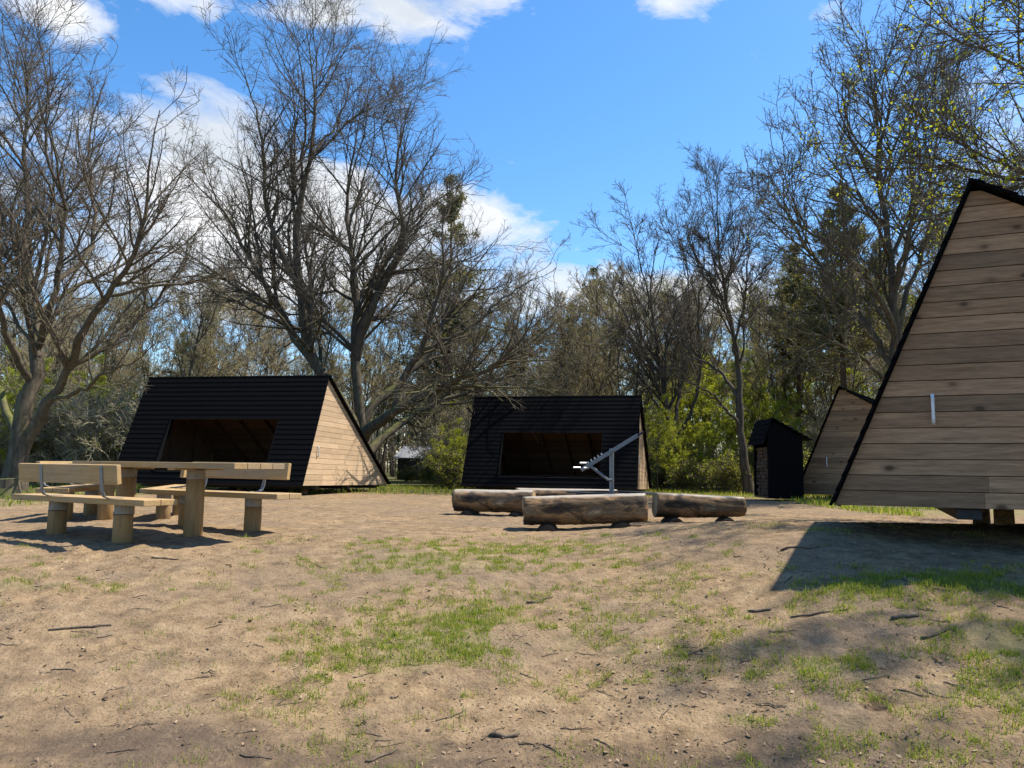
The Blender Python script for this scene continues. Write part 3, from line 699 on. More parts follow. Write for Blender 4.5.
# leafy young trees in the gap right of the middle shelter
plant('g', 428, 38, .95); plant('g', 408, 40, .8); plant('g', 440, 34, 1.2)
for px, Y, h in [(658, 28, 3.2), (676, 28.5, 2.6), (706, 29, 2.8), (455, 29, 2.4), (440, 31, 2.0), (20, 25, 2.6), (60, 26, 2.8), (110, 27, 3), (790, 29.5, 3), (30, 27, 4), (85, 30, 4.5), (115, 34, 4), (5, 25, 3.6), (450, 37, 3.5), (668, 33, 4.6), (698, 34, 5.2), (716, 31, 4.2), (760, 32, 4.6), (782, 31, 3.8), (672, 38, 6), (740, 36, 6.2), (665, 42, 5.5), (690, 38, 6.5), (712, 36, 6), (725, 44, 7.5), (760, 40, 6.5), (785, 36, 5.5), (812, 42, 7), (700, 50, 8), (745, 52, 8), (860, 36, 6), (655, 48, 6), (20, 32, 5), (940, 30, 7), (1000, 26, 7), (300, 46, 6), (580, 52, 6)]:
    plant('l', px, Y, h)
# shrubs
for i, px in enumerate(range(-260, 1330, 40)):
    if 640 < px < 760 or 375 < px < 455: continue
    plant('st'[i % 2], px+rs.uniform(-18, 18), rs.uniform(31, 37), rs.uniform(2.6, 4.4))
for i, px in enumerate([20, 60, 90, 125, 100, 45, 150, 465, 475]):
    plant('st'[i % 2], px, rs.uniform(24.5, 29.5) if px < 200 else rs.uniform(33, 35), rs.uniform(2.6, 3.8))
for i, px in enumerate([-20, 15, 40, 75, 105, 452, 462, 470, 458, 90, 50, 25, 60, 100, 668, 684, 702, 722, 742, 735, 658, 680, 790, 1000, 200]):
    plant('g', px, rs.uniform(27, 36) , rs.uniform(1.2, 2.1))
# far wood, one mass closing the horizon
def far_wood():
    r = np.random.default_rng(77); n = 2600
    az = r.uniform(-1.05, 1.05, n); D = r.uniform(62, 95, n); x = np.sin(az)*D; y = np.cos(az)*D; h = r.uniform(4, 12, n)
    m = 6; P = np.empty((n, m, 3)); P[:, 0] = np.stack([x, y, ground_h(x, y)-.3], -1); d = np.tile(np.array([0, 0, 1.0]), (n, 1))
    for j in range(1, m):
        d = d+r.normal(size=d.shape)*.1; d[:, 2] += .1; d /= np.linalg.norm(d, axis=1)[:, None]; P[:, j] = P[:, j-1]+d*(h/(m-1))[:, None]
    R = (h*.009)[:, None]*np.linspace(1, .15, m)[None]
    a = tubes(P, R, 4); P2, R2 = grow(P, R, 8, .12, 1, .3, 50, 4, .16, .03, .6, .014, r, lmin=.7); b_ = tubes(P2, R2, 3)
    P3, R3 = grow(P2, R2, 3, .1, 1, .55, 46, 3, .2, .0, .6, .012, r, lmin=.4); c = tubes(P3, R3, 3)
    V, F = join([a, b_, c]); nl = 60000; cc = P3.reshape(-1, 3)[r.integers(0, len(P3)*3, nl)]
    V2, F2 = leaf_quads(cc+r.normal(size=cc.shape)*.25, .22, r)
    o = np_mesh('far_wood', np.concatenate([V, V2]), np.concatenate([F, F2+len(V)]), [M['twig'], M['needle']], mi=np.concatenate([np.zeros(len(F), int), np.ones(len(F2), int)]))
    tag(o, 'dense brown wood closing the view beyond the trees', 'wood', kind='stuff')
far_wood()

# ------------------------------------------------------------------ shelters
SA, SB, SH, SL = 1.269, 4.951, 2.95, 5.40
def shingle_rows(mb, origin, up, nrm, xs_of_row, length, pitch=.146, proud=.026):
    """overlapping boards laid up a slope: each board's lower edge stands proud"""
    up = Vector(up).normalized(); nrm = Vector(nrm).normalized(); o = Vector(origin); n = int(math.ceil(length/pitch))
    for i in range(n):
        u0 = i*pitch-.012; u1 = min((i+1)*pitch+.035, length+.02)
        for x0, x1 in xs_of_row(i*pitch, (i+1)*pitch):
            def P(x, u, w): return Vector((x, 0, 0))+o+up*u+nrm*w
            lo, hi = proud, .004; th = .024
            vs = [P(x, u, w) for x in (x0, x1) for u, w in ((u0, lo), (u1, hi), (u1, hi+th), (u0, lo+th))]
            mb.add(vs, [(0,1,2,3), (7,6,5,4), (0,4,5,1), (1,5,6,2), (2,6,7,3), (3,7,4,0)])
def gable_boards(mb, x0, x1, rng, pitch=.145):
    n = int(SH/pitch)+1
    for i in range(n):
        z0 = i*pitch+.004; z1 = min((i+1)*pitch-.004, SH-.05)
        if z1 <= z0: break
        yl = lambda z: SA*z/SH+.012; yr = lambda z: SA+SB*(SH-z)/SH-.02
        w = yr(z0)-yl(z0); cuts = [0]
        if w > 1.2:
            p = rng.uniform(.8, 2.6)
            while yl(z0)+p < yr(z1)-.5: cuts.append(p); p += rng.uniform(1.8, 3.6)
        cuts.append(None)
        for a, b_ in zip(cuts[:-1], cuts[1:]):
            la0 = yl(z0) if a == 0 else yl(z0)+a+.001; la1 = yl(z1) if a == 0 else la0
            rb0 = yr(z0) if b_ is None else yl(z0)+b_-.001; rb1 = yr(z1) if b_ is None else rb0
            if rb1-la1 < .01: rb1 = la1+.01
            j = rng.uniform(0, .003)
            mb.prism([(la0, z0), (rb0, z0), (rb1, z1), (la1, z1)], 0, x0, x1+(j if x1 > -1 else 0), tone=rng.random())
def make_shelter(seed):
    rng = random.Random(seed); root = empty('log_shelter', (0, 0, 0))
    root.name = 'forest_shelter'
    S1 = math.hypot(SA, SH); S2 = math.hypot(SB, SH); ov = .075
    upf = (0, SA, SH); nf = (0, -SH, SA); upr = (0, -SB, SH); nr = (0, SH, SB)
    ox0, ox1, oz0, oz1 = -.80*SL, -.195*SL, .33, 1.76
    def rows(u0, u1):
        z0, z1 = u0*SH/S1, u1*SH/S1; zm = (z0+z1)/2
        if oz0 < zm < oz1: return [(-SL-ov, ox0), (ox1, ov)]
        return [(-SL-ov, ov)]
    f = MB(); shingle_rows(f, (0, 0, 0), upf, nf, rows, S1+.02, proud=.014); f.build('front_cladding', M['black'], root)
    # sheathing behind the front boards
    def quadslab(mb, x0, x1, u0, u1, upv, nv, org, w0, w1):
        upv = Vector(upv).normalized(); nv = Vector(nv).normalized(); org = Vector(org)
        vs = [org+Vector((x, 0, 0))+upv*u+nv*w for x in (x0, x1) for u, w in ((u0, w0), (u1, w0), (u1, w1), (u0, w1))]
        mb.add(vs, [(0,1,2,3), (7,6,5,4), (0,4,5,1), (1,5,6,2), (2,6,7,3), (3,7,4,0)])
    uo0, uo1 = oz0*S1/SH, oz1*S1/SH
    fr = MB()
    for x0, x1, u0, u1 in ((-SL+.03, ox0-.002, 0.01, S1-.06), (ox1+.002, -.03, .01, S1-.06), (ox0, ox1, .01, uo0-.003), (ox0, ox1, uo1+.003, S1-.06)):
        quadslab(fr, x0, x1, u0, u1, upf, nf, (0, 0, 0), -.06, -.002)
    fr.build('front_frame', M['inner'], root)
    tr = MB()
    quadslab(tr, ox0-.0, ox0+.03, uo0, uo1, upf, nf, (0, 0, 0), -.09, .045); quadslab(tr, ox1-.03, ox1, uo0, uo1, upf, nf, (0, 0, 0), -.09, .045)
    quadslab(tr, ox0+.031, ox1-.031, uo0, uo0+.03, upf, nf, (0, 0, 0), -.09, .05)
    tr.build('opening_trim', M['black'], root)
    rf = MB(); shingle_rows(rf, (0, SA+SB, 0), upr, nr, lambda a, b_: [(-SL-ov-.03, ov+.03)], S2+.02); ro = rf.build('rear_roof', M['black'], root)
    un = MB(); nb = 42
    for i in range(nb):
        quadslab(un, -SL+.03, -.03, i*S2/nb+.002, (i+1)*S2/nb-.002 if i < nb-1 else S2-.1, upr, nr, (0, SA+SB, 0), -.03, -.002)
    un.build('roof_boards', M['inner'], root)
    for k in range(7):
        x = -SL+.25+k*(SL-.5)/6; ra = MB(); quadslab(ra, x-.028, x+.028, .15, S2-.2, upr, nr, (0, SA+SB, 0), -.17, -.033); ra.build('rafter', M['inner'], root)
    for x0, x1 in ((-.025, 0.0), (-SL, -SL+.025)):
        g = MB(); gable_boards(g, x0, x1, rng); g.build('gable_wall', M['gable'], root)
        bk = MB(); bk.prism([(.05, .01), (SA+SB-.1, .01), (SA+.01, SH-.09)], 0, x0-.012 if x0 > -1 else x1+.002, x0-.002 if x0 > -1 else x1+.012); bk.build('gable_lining', M['inner'], root)
        xs_ = x0-.09 if x0 > -1 else x1+.016
        for y in (.75, 1.28, 2.2, 3.3, 4.4):
            zt = min(SH*y/SA, SH*(SA+SB-y)/SB)-.14
            if zt > .3:
                st = MB(); st.box(xs_, xs_+.07, y-.03, y+.03, .06, zt); st.build('stud', M['inner'], root)
    fl = MB()
    for i in range(12):
        w = (SA+SB-.5)/12; fl.box(-SL+.03, -.03, .06+i*w, .06+(i+1)*w-.005, .02, .055)
    fl.build('floor', M['inner'], root)
    for y in (1.12, 3.2, 5.3):
        sk = MB(); sk.box(-SL+.1, -.06, y-.10, y+.10, -.10, -.0605 if False else -.0045); sk.build('skid', M['steel'], root, bevel=.008)
    for y in (1.75, 4.6):
        for x in (-.75, -SL/2, -SL+.75):
            pd = MB(); pd.tube([(x, y, -.42), (x, y, .018)], [.11, .10], 10); pd.build('foundation_pad', M['logside'], root)
    h = MB(); h.tube([(.006, .866, .77), (.045, .866, .775), (.052, .866, .80), (.052, .866, .99), (.045, .866, 1.015), (.006, .866, 1.02)], .015, 8)
    h.box(.0035, .009, .852, .88, .755, .79); h.box(.0035, .009, .852, .88, 1.0, 1.035)
    h.build('handle', M['zinc'], root)
    return root
sh = make_shelter(4); bpy.context.view_layer.update()
SHELT = [(-5.316, 19.634, -.574, .200, .017, 'black clad shelter with a sunlit gable behind the picnic tables'),
         (3.734, 23.304, -.658, .245, .024, 'black clad shelter in the middle behind the fire pit logs'),
         (3.067, 7.386, -.330, 1.998, -.003, 'large nearest shelter with a shaded board gable at the right edge'),
         (8.101, 22.022, -.684, 2.20, -.008, 'farther shelter with a board gable beside the black woodshed')]
for i, (x, y, z, yaw, tilt, lab) in enumerate(SHELT):
    o = sh if i == 0 else copy_tree(sh)
    R_ = Matrix.Rotation(-yaw, 4, 'Z') @ Matrix.Rotation(-tilt, 4, 'X')
    o.rotation_euler = R_.to_euler(); o.location = (x, y, z+EYE)
    tag(o, lab, 'shelter', 'shelters round the clearing')
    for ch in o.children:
        if ch.name.startswith('gable_wall'): ch['sunlit_tint'] = .85 if i < 2 else 0.0  # sunlit pair painted paler than the shaded pair

# ------------------------------------------------------------------ woodshed + firewood
def woodshed():
    ox, oy = on_ground(768, 504); oy = 20.9; ox = (768-512)/FPX*20.9
    z0 = gz(ox, oy); root = empty('woodshed', (ox, oy, z0))
    H, a, D, W = 2.2, .13, .95, 1.25      # apex height, apex set back, length to the rear (x), width away from camera (y)
    hr = H-(D-a)*.56
    for y0, y1 in ((0, .03), (W-.03, W)):
        w = MB(); n = 9
        for i in range(n):
            x0 = i*D/n; x1 = (i+1)*D/n-.004
            zt = lambda x: (H-.05)-abs(x-a)*(.56 if x > a else 2.0)
            w.prism([(x0, .06), (x1, .06), (x1, zt(x1)), (x0, zt(x0))], 1, y0, y1+random.uniform(0, .004))
        w.build('side_wall', M['black'], root)
    w = MB(); w.box(D-.03, D, .032, W-.032, .06, hr-.08); w.build('back_wall', M['black'], root)
    w = MB(); w.box(.0, D-.032, .032, W-.032, .06, .10); w.build('floor', M['inner'], root)
    w = MB(); w.box(.0, .05, .032, .075, .10, 1.55); w.build('door_post', M['black'], root)
    w = MB(); w.box(.0, .05, W-.075, W-.032, .10, 1.55); w.build('door_post', M['black'], root)
    f = MB(); S = math.hypot(.36, .72); 
    def rows(f, org, up, nrm, L, y0, y1):
        up = Vector(up).normalized(); nrm = Vector(nrm).normalized(); org = Vector(org); n = int(math.ceil(L/.146))
        for i in range(n):
            u0 = i*.146-.01; u1 = min((i+1)*.146+.03, L+.01)
            vs = [org+Vector((0, y, 0))+up*u+nrm*w for y in (y0, y1) for u, w in ((u0, .03), (u1, .004), (u1, .028), (u0, .054))]
            f.add(vs, [(0,1,2,3), (7,6,5,4), (0,4,5,1), (1,5,6,2), (2,6,7,3), (3,7,4,0)])
    rows(f, (a-.24, 0, H-.68), (.24, 0, .68), (-.68, 0, .24), math.hypot(.24, .68), -.06, W+.06); f.build('front_hood', M['black'], root)
    rr = MB(); L = math.hypot(D-a+.22, (D-a+.22)*.56); rows(rr, (D+.22, 0, H-(D-a+.22)*.56), (-1, 0, .56), (.56, 0, 1), L, -.06, W+.06); rr.build('rear_roof', M['black'], root)
    tag(root, 'small black woodshed with firewood showing in its open front', 'woodshed')
    # firewood: each split log its own thing
    fm = [wood_mat('split_firewood', (.27, .17, .10), (.12, .07, .04), 0, .3, False, .85, .6)]
    protos = []
    for k in range(3):
        m = MB(); n = 7 if k else 3
        pts = [(math.cos(2*math.pi*j/n+k)*.055*random.uniform(.8, 1.15), math.sin(2*math.pi*j/n+k)*.055*random.uniform(.8, 1.15)) for j in range(n)]
        m.prism(pts, 0, 0, .36, tone=random.random()); o = m.build('firewood', fm[0]); protos.append(o)
    used = [False]*3; k = 0
    for r_ in range(14):
        for c in range(11):
            if random.random() < .04: continue
            t = random.randrange(3); o = protos[t] if not used[t] else protos[t].copy()
            if used[t]: COL.objects.link(o)
            used[t] = True
            o.location = (ox+.045+random.uniform(0, .05), oy+.125+c*.1+(.03 if r_ % 2 else 0), z0+.155+r_*.096)
            o.rotation_euler = (random.uniform(0, 6), 0, random.uniform(-.06, .06))
            tag(o, 'split firewood log stacked in the black woodshed', 'firewood', 'firewood stacked in the woodshed')
woodshed()

# ------------------------------------------------------------------ picnic tables and benches
def round_post(parent, x, y, h, r, ground=-.25):
    p = MB(); n = 14
    p.tube([(x, y, ground), (x+.004, y, h*.5), (x, y+.003, h-.1)], [r*1.03, r, r*.985], n); o = p.build('post', M['post'], parent, smooth=False)
    me = o.data
    for poly in me.polygons: poly.use_smooth = len(poly.vertices) == 4
    c = MB(); c.tube([(x, y, h-.0985), (x, y, h)], [r*.995, r*.99], n); co = c.build('post_cap', M['collar'], o)
    return o
def make_bench():
    root = empty('picnic_bench', (0, 0, 0))
    for x in (-.565, .565): round_post(root, x, 0, .385, .098)
    s = MB()
    for y0, y1 in ((-.2, -.004), (.002, .2)): s.box(-1.13, 1.13, y0, y1, .387, .45)
    s.build('seat', M['table'], root, bevel=.006)
    b_ = MB(); Mx = Matrix.Translation((0, .27, .6)) @ Matrix.Rotation(-.12, 4, 'X'); b_.box(-.84, .84, -.025, .025, 0, .2, M=Mx)
    b_.build('backrest', M['table'], root, bevel=.006)
    for x in (-.6, .42):
        k = MB(); pr = [(.322, .79), (.301, .60), (.287, .52), (.262, .47), (.21, .452), (.06, .4525)]
        for (ya, za), (yb, zb) in zip(pr[:-1], pr[1:]):
            L = math.hypot(yb-ya, zb-za); ny, nz_ = (zb-za)/L*.004, -(yb-ya)/L*.004
            k.add([(xx, y, z) for xx in (x-.025, x+.025) for y, z in ((ya+ny, za+nz_), (yb+ny, zb+nz_), (yb-ny, zb-nz_), (ya-ny, za-nz_))], [(0,1,2,3), (7,6,5,4), (0,4,5,1), (1,5,6,2), (2,6,7,3), (3,7,4,0)])
        k.build('bracket', M['greysteel'], root)
    return root
def make_table():
    root = empty('picnic_table', (0, 0, 0))
    for x in (-.6, .6): round_post(root, x, 0, .70, .1)
    s = MB()
    for i in range(4): s.box(-1.1, 1.58, -.36+i*.18+.003, -.36+(i+1)*.18-.003, .722, .785)
    t = s.build('tabletop', M['table'], root, bevel=.005)
    for x in (-.6, .6):
        c = MB(); c.box(x-.06, x+.06, -.33, .33, .701, .7205); c.build('bearer', M['table'], root)
    return root
bench = make_bench(); table = make_table(); bpy.context.view_layer.update()
def place(o, x, y, dx, dy, lab, cat, grp):
    o.location = (x, y, gz(x, y)); o.rotation_euler = (0, 0, math.atan2(dy, dx)); tag(o, lab, cat, grp)
AX = (.885, -.465); NX = (.465, .885)
c1 = (-4.57, 8.48); c2 = (-3.55, 9.5); ct = (-4.07, 9.0)
# near set (a bench's backrest stands on its local +y side)
place(bench, c1[0], c1[1], -AX[0], -AX[1], 'nearest timber bench seen from the back with steel brackets', 'bench', 'benches at the picnic tables')
place(copy_tree(bench), c2[0], c2[1], AX[0], AX[1], 'timber bench with its backrest behind the long table top', 'bench', 'benches at the picnic tables')
place(table, ct[0], ct[1], AX[0], AX[1], 'nearer timber picnic table on two thick round posts', 'table', 'picnic tables')
# far set, turned across
A2 = (-.215, .977); N2 = (.977, .215); m2 = (-5.80, 11.5)
place(copy_tree(table), m2[0]+.0, m2[1], A2[0], A2[1], 'farther timber picnic table mostly hidden behind the near bench', 'table', 'picnic tables')
place(copy_tree(bench), m2[0]-.52*N2[0], m2[1]-.52*N2[1], A2[0], A2[1], 'far left bench half hidden behind the nearest backrest', 'bench', 'benches at the picnic tables')
place(copy_tree(bench), m2[0]+.75*N2[0], m2[1]+.75*N2[1], -A2[0], -A2[1], 'bench seen end on between the near table posts', 'bench', 'benches at the picnic tables')

# ------------------------------------------------------------------ fire place: logs on sleepers, fire bowl, swing grill
def make_log(cx, cy, L, r0, r1, rz, lab, seed):
    rng = random.Random(seed); ca, sa = math.cos(rz)*.3*L, math.sin(rz)*.3*L; za, zb = gz(cx-ca, cy-sa), gz(cx+ca, cy+sa); z = (za+zb)/2+.055
    n, k = 30, 28; V = []; F = []; mi = []
    for i in range(n):
        t = i/(n-1); r = r0+(r1-r0)*t
        for j in range(k):
            a = 2*math.pi*j/k
            rr = r*(1+.035*math.sin(3*a+seed)+.03*math.sin(2*a+t*5+seed)+.02*math.sin(7*a+t*3)+rng.uniform(-.03, .03))
            if i in (0, n-1): rr *= .97
            zz = math.sin(a)*rr
            if zz > r*.80: zz = r*.80+(zz-r*.80)*.25      # hewn flat on top
            V.append(((t-.5)*L+(rng.uniform(-.008, .008) if i in (0, n-1) else 0), math.cos(a)*rr, zz+r0))
    for i in range(n-1):
        for j in range(k): F.append((i*k+j, i*k+(j+1) % k, (i+1)*k+(j+1) % k, (i+1)*k+j)); mi.append(0)
    F.append(tuple(range(k))[::-1]); mi.append(1); F.append(tuple(range((n-1)*k, n*k))); mi.append(1)
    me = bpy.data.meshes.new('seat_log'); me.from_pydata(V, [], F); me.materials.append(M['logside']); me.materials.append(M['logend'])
    me.polygons.foreach_set('material_index', mi); me.polygons.foreach_set('use_smooth', [m == 0 for m in mi]); me.update()
    o = bpy.data.objects.new('seat_log', me); COL.objects.link(o); o.location = (cx, cy, z); o.rotation_euler = (0, (r0-r1)*.6/L-math.atan2(zb-za, .6*L), rz)
    tag(o, lab, 'log', 'logs round the fire pit')
    for q, s in ((-.30*L, 'left'), (.30*L, 'right')):
        x, y = cx+math.cos(rz)*q, cy+math.sin(rz)*q; zz = gz(x, y)
        m = MB(); m.tube([(0, -.24, .0), (0, -.1, .0), (0, .1, 0), (0, .24, 0)], [.13, .15, .15, .135], 14)
        s_ = m.build('log_sleeper', M['sleeper']); s_.location = (x, y, zz-.06); s_.rotation_euler = (0, 0, rz+rng.uniform(-.1, .1))
        tag(s_, 'short dark log under the %s end of the %s' % (s, ' '.join(lab.split(' with')[0].split(' in front')[0].split(' mostly')[0].split()[:6])), 'log support', 'sleepers under the seat logs')
make_log(.985, 10.32, 1.62, .205, .205, .02, 'nearest seat log with peeling orange bark in front of the fire pit', 2)
make_log(-.28, 13.2, 1.38, .195, .215, -.2, 'grey seat log with a rounded end left of the fire pit', 5)
make_log(2.88, 11.9, 1.36, .205, .165, .02, 'tapering dark seat log with a pale cut end right of the fire pit', 9)
make_log(1.05, 14.6, 1.9, .2, .2, .03, 'pale topped seat log mostly hidden behind the nearest log', 13)
FX, FY = 1.62, 12.55; FZ = gz(FX, FY)
fp = empty('fire_bowl', (FX, FY, FZ))
def lathe(mb, prof, k=32):
    vs = [(r*math.cos(2*math.pi*j/k), r*math.sin(2*math.pi*j/k), z) for r, z in prof for j in range(k)]; fs = []
    for i in range(len(prof)-1):
        for j in range(k): fs.append((i*k+j, i*k+(j+1) % k, (i+1)*k+(j+1) % k, (i+1)*k+j))
    mb.add(vs, fs)
m = MB(); lathe(m, [(.50, 0), (.52, .2), (.56, .40), (.54, .40), (.50, .21), (.48, .12), (.01, .10)]); m.build('bowl', M['steel'], fp)
m = MB(); lathe(m, [(.565, .405), (.72, .405), (.72, .425), (.53, .425), (.53, .405), (.565, .405)]); m.build('rim', M['steel'], fp)
tag(fp, 'low dark steel fire bowl with a flat rim between the logs', 'fire bowl')
gs = empty('grill_stand', (1.56, 12.0, gz(1.56, 12.0)))
m = MB(); m.tube([(0, 0, -.1), (0, 0, 1.10)], .036, 12); m.build('post', M['greysteel'], gs)
m = MB(); Mx = Matrix.Translation((0, -.055, 1.06)) @ Matrix.Rotation(-math.radians(32), 4, 'Y'); m.box(-.56, .47, -.012, .012, -.03, .03, M=Mx); arm = m.build('arm', M['greysteel'], gs, bevel=.004)
m = MB()
for i in range(5): m.box(-.42+i*.062, -.40+i*.062, -.008, .008, .03, .062, M=Mx)
m.build('notch', M['zinc'], arm)
m = MB(); m.tube([Mx @ Vector((.46, 0, 0)), Mx @ Vector((.58, 0, .0))], .016, 8); m.build('grip', M['steel'], arm)
m = MB(); m.tube([(0, -.055, .62), (-.06, -.055, .62), (-.345, -.055, .835)], .022, 8); m.build('brace', M['greysteel'], gs)
m = MB()
for z, x0, x1 in ((.80, -.60, -.49), (.795, -.44, -.36), (.87, -.50, -.40)): m.tube([(x0, -.10, z), (x1, -.055, z)], .014, 6)
m.build('hook', M['zinc'], gs)
tag(gs, 'grey steel swing arm grill stand beside the fire bowl', 'grill stand')

# ------------------------------------------------------------------ distant hut, stump
X0 = at(417, 470, 46); hz = gz(X0[0], 46); hut = empty('hut', (X0[0], 46, hz), -.1)
m = MB(); m.box(-1.2, 1.2, 0, 2, 0, 1.3); m.build('wall', M['hutwall'], hut)
m = MB(); m.add([(-1.4, -.25, 1.25), (1.55, -.25, 1.25), (1.25, 1, 1.95), (-1.1, 1, 1.95), (-1.4, -.25, 1.31), (1.55, -.25, 1.31), (1.25, 1, 2.01), (-1.1, 1, 2.01)], [(0,1,2,3), (4,5,6,7), (0,1,5,4), (1,2,6,5), (2,3,7,6), (3,0,4,7)])
m.add([(-1.4, 2.25, 1.25), (1.55, 2.25, 1.25), (1.25, 1.004, 1.95), (-1.1, 1.004, 1.95), (-1.4, 2.25, 1.31), (1.55, 2.25, 1.31), (1.25, 1.004, 2.01), (-1.1, 1.004, 2.01)], [(0,1,2,3), (4,5,6,7), (0,1,5,4), (1,2,6,5), (2,3,7,6), (3,0,4,7)])
m.build('roof', M['hutroof'], hut)
m = MB(); m.box(-.4, .3, -.03, .0-.004, .02, 1.15); m.build('door', M['steel'], hut)
tag(hut, 'small dark hut with a grey roof glimpsed between two shelters', 'hut')
x, y = -11.05, 17.0; m = MB(); m.tube([(0, 0, -.1), (.0, 0, .06), (.01, .01, .2), (.0, .0, .4)], [.42, .33, .28, .26], 14)
st = m.build('tree_stump', [M['bark'], M['logend']], smooth=False); st.location = (x, y, gz(x, y)); tag(st, 'short mossy tree stump at the left edge by the oak', 'stump')

# ------------------------------------------------------------------ fallen sticks
def stick(px, py, L, r, rz, lab=None, seed=0):
    x, y = on_ground(px, py); rng = random.Random(seed*7+int(px)); m = MB(); n = 7; pts = []
    dx, dy = math.cos(rz), math.sin(rz); bend = rng.uniform(-.12, .12)*L
    for i in range(n):
        t = i/(n-1)-.5; off = bend*(.25-t*t)+rng.uniform(-.006, .006)
        gx, gy = x+dx*t*L-dy*off, y+dy*t*L+dx*off; pts.append((gx-x, gy-y, gz(gx, gy)-gz(x, y)+r*.5+rng.uniform(0, .006)))
    m.tube(pts, [r*(1-.5*abs(i/(n-1)-.3)) for i in range(n)], 6)
    if L > .28:
        q = Vector(pts[4]); m.tube([q, q+Vector((dx*.5-dy*.6, dy*.5+dx*.6, .02)).normalized()*L*.28], [r*.6, r*.3], 5)
    o = m.build('fallen_stick', M['stick'], smooth=True); o.location = (x, y, gz(x, y))
    tag(o, lab or 'thin dry stick lying on the sandy bank', 'stick', 'small sticks lying on the bank' if lab is None else None)
for a in [(505, 733, .16, .012, .1, 'short pale stick near the bottom edge left of the middle', 1), (382, 755, .22, .007, .9, 'forked dark twig at the bottom edge', 2),
          (820, 615, .42, .008, .05, 'long straight thin stick lying on the shaded bank at right', 3), (760, 612, .17, .011, .1, 'short thick dark stick beside the long straight one', 4),
          (905, 622, .2, .016, .15, 'chunky broken bark piece in the grass at right', 5), (938, 640, .30, .011, .45, 'bent pale stick below the right grass patch', 6),
          (800, 548, .36, .011, .05, 'reddish stick at the edge of the shelter shadow', 7), (540, 597, .26, .01, .6, 'slanting twig right of the grass patch', 8),
          (165, 560, .26, .008, 0, 'flat dark stick on the sand in front of the tables', 9), (80, 630, .4, .01, .35, 'long thin twig on the left of the bank', 10)]:
    stick(*a)
for i in range(110):
    stick(RS_x := rs.uniform(5, 1015), rs.uniform(545, 765), rs.uniform(.05, .2), rs.uniform(.0018, .0045), rs.uniform(-.9, .9) if rs.random() < .7 else rs.uniform(-3, 3), None, i)
def clod(px, py, r, i):
    x, y = on_ground(px, py); bm = bmesh.new(); bmesh.ops.create_icosphere(bm, subdivisions=2, radius=r)
    rng = random.Random(i)
    for v in bm.verts: v.co *= rng.uniform(.72, 1.2); v.co.z *= .55
    me = bpy.data.meshes.new('soil_clod'); bm.to_mesh(me); bm.free(); me.materials.append(CL)
    o = bpy.data.objects.new('soil_clod', me); COL.objects.link(o); o.location = (x, y, gz(x, y)+r*.2); o.rotation_euler = (0, 0, i)
    tag(o, 'small dark clod of earth on the sandy bank', 'clod', 'clods of earth on the bank')
CL = simple('dark_clod', (.07, .05, .036), .95, 0, .4, 20)
for i in range(26): clod(rs.uniform(0, 1020), 545+220*rs.random()**.8, rs.uniform(.006, .018), i)

# ------------------------------------------------------------------ sky, sun, camera
w = bpy.data.worlds.new('World'); SC.world = w; w.use_nodes = True; t = w.node_tree; t.nodes.clear()
out = t.nodes.new('ShaderNodeOutputWorld'); bgN = t.nodes.new('ShaderNodeBackground'); t.links.new(bgN.outputs[0], out.inputs[0])
sky = N(t, 'ShaderNodeTexSky', sky_type='NISHITA'); sky.sun_disc = False; sky.sun_elevation = SUN_EL; sky.sun_rotation = SUN_AZ
sky.air_density = 1.0; sky.dust_density = .4; sky.ozone_density = 2.5; sky.altitude = 30
hs = N(t, 'ShaderNodeHueSaturation', i_Saturation=1.28, i_Value=1.06); t.links.new(sky.outputs[0], hs.inputs['Color'])
tc = t.nodes.new('ShaderNodeTexCoord'); sx = t.nodes.new('ShaderNodeSeparateXYZ'); t.links.new(tc.outputs['Generated'], sx.inputs[0])
az = mathn(t, 'ARCTAN2', sx.outputs[0], sx.outputs[1]); el = mathn(t, 'ARCSINE', sx.outputs[2])
tot = None
def cloud(px, py, sxp, syp, wgt):
    global tot
    d = pix_dir(px, py); d = d/np.linalg.norm(d); a0 = math.atan2(d[0], d[1]); e0 = math.asin(d[2])
    A = mathn(t, 'DIVIDE', mathn(t, 'SUBTRACT', az, a0), sxp/FPX); B = mathn(t, 'DIVIDE', mathn(t, 'SUBTRACT', el, e0), syp/FPX)
    g = mathn(t, 'MULTIPLY', mathn(t, 'EXPONENT', mathn(t, 'MULTIPLY', mathn(t, 'ADD', mathn(t, 'MULTIPLY', A, A), mathn(t, 'MULTIPLY', B, B)), -1.0)), wgt)
    tot = g if tot is None else mathn(t, 'ADD', tot, g)
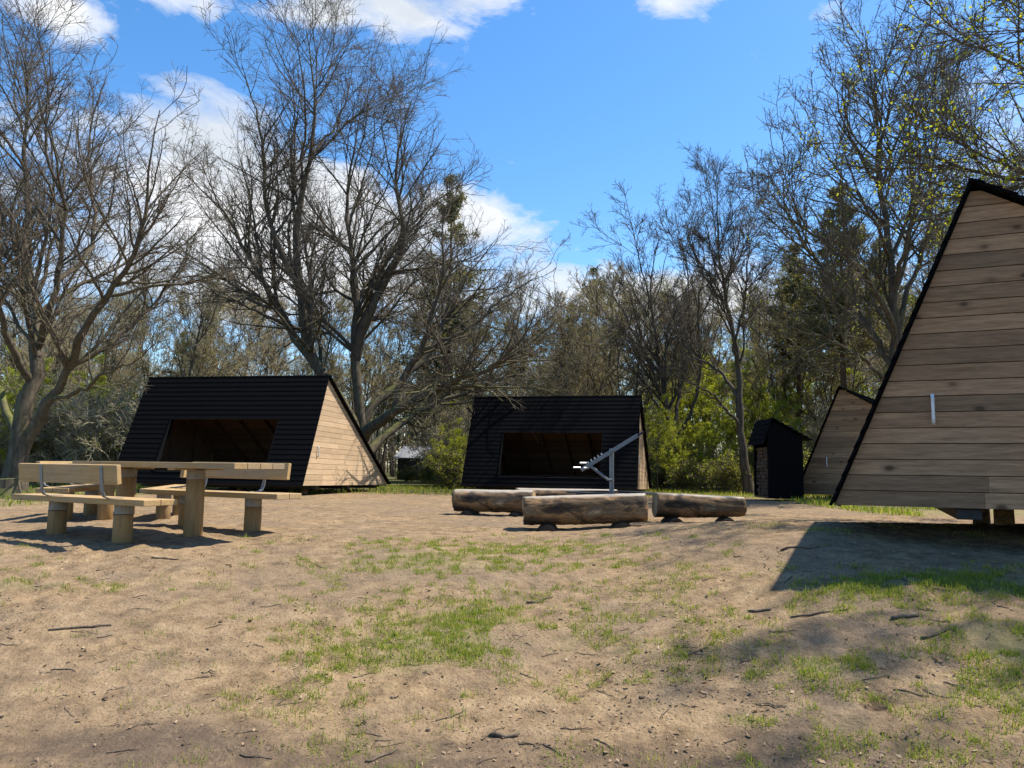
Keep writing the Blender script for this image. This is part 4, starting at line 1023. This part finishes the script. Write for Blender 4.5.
for c in [(385, 8, 100, 25, 1.05), (290, 10, 45, 16, .4), (490, 2, 45, 16, .5), (680, -2, 62, 19, 1.0), (165, -10, 50, 18, .85), (40, 4, 55, 20, .75), (255, 215, 120, 75, 1.3), (430, 235, 110, 50, .5), (200, 150, 60, 40, .6), (330, 250, 120, 60, .5),
          (480, 215, 60, 30, .45), (560, 300, 170, 34, .75), (690, 295, 90, 34, .7), (840, 300, 120, 35, .6), (180, 290, 120, 30, .45), (20, 290, 80, 30, .4), (-250, 120, 160, 60, .9), (1250, 60, 200, 60, .7), (820, 8, 40, 14, .3)]: cloud(*c)
mp = t.nodes.new('ShaderNodeMapping'); mp.inputs['Scale'].default_value = (1, 1, 1.9); t.links.new(tc.outputs['Generated'], mp.inputs[0])
n1 = noise(t, mp.outputs[0], 9.5, 9, .62, .3); n2 = noise(t, mp.outputs[0], 4, 5, .55)
dens = mathn(t, 'ADD', tot, mathn(t, 'MULTIPLY', mathn(t, 'SUBTRACT', n1, .5), 2.2))
mask = ramp(t, dens, [(.36, (0, 0, 0)), (.62, (.55, .55, .55)), (.95, (1, 1, 1))])
ccol = ramp(t, n2, [(.38, (3.3, 3.6, 4.0)), (.6, (4.8, 4.85, 4.95))])
t.links.new(mixc(t, mask, hs.outputs[0], ccol), bgN.inputs[0]); bgN.inputs[1].default_value = .122

sl = bpy.data.lights.new('sun', 'SUN'); sl.energy = 5.0; sl.angle = math.radians(.5); sl.color = (1, .92, .80)
so = bpy.data.objects.new('sun', sl); COL.objects.link(so)
sd = Vector((math.sin(SUN_AZ)*math.cos(SUN_EL), math.cos(SUN_AZ)*math.cos(SUN_EL), math.sin(SUN_EL)))
so.rotation_euler = sd.to_track_quat('Z', 'Y').to_euler(); so.location = sd*60

cd = bpy.data.cameras.new('camera'); cd.sensor_width = 36; cd.lens = FPX/1024*36; cd.clip_start = .05; cd.clip_end = 3000
co = bpy.data.objects.new('camera', cd); COL.objects.link(co); co.location = (0, 0, EYE)
co.rotation_euler = (Matrix.Rotation(math.pi/2+PITCH, 4, 'X') @ Matrix.Rotation(ROLL, 4, 'Z')).to_euler()
SC.camera = co
vs = SC.view_settings; vs.view_transform = 'Standard'; vs.look = 'None'; vs.exposure = 0.9; vs.gamma = 1
SC.render.resolution_x, SC.render.resolution_y = 1024, 768
SC.cycles.max_bounces = 6; SC.cycles.diffuse_bounces = 3; SC.cycles.use_denoising = True
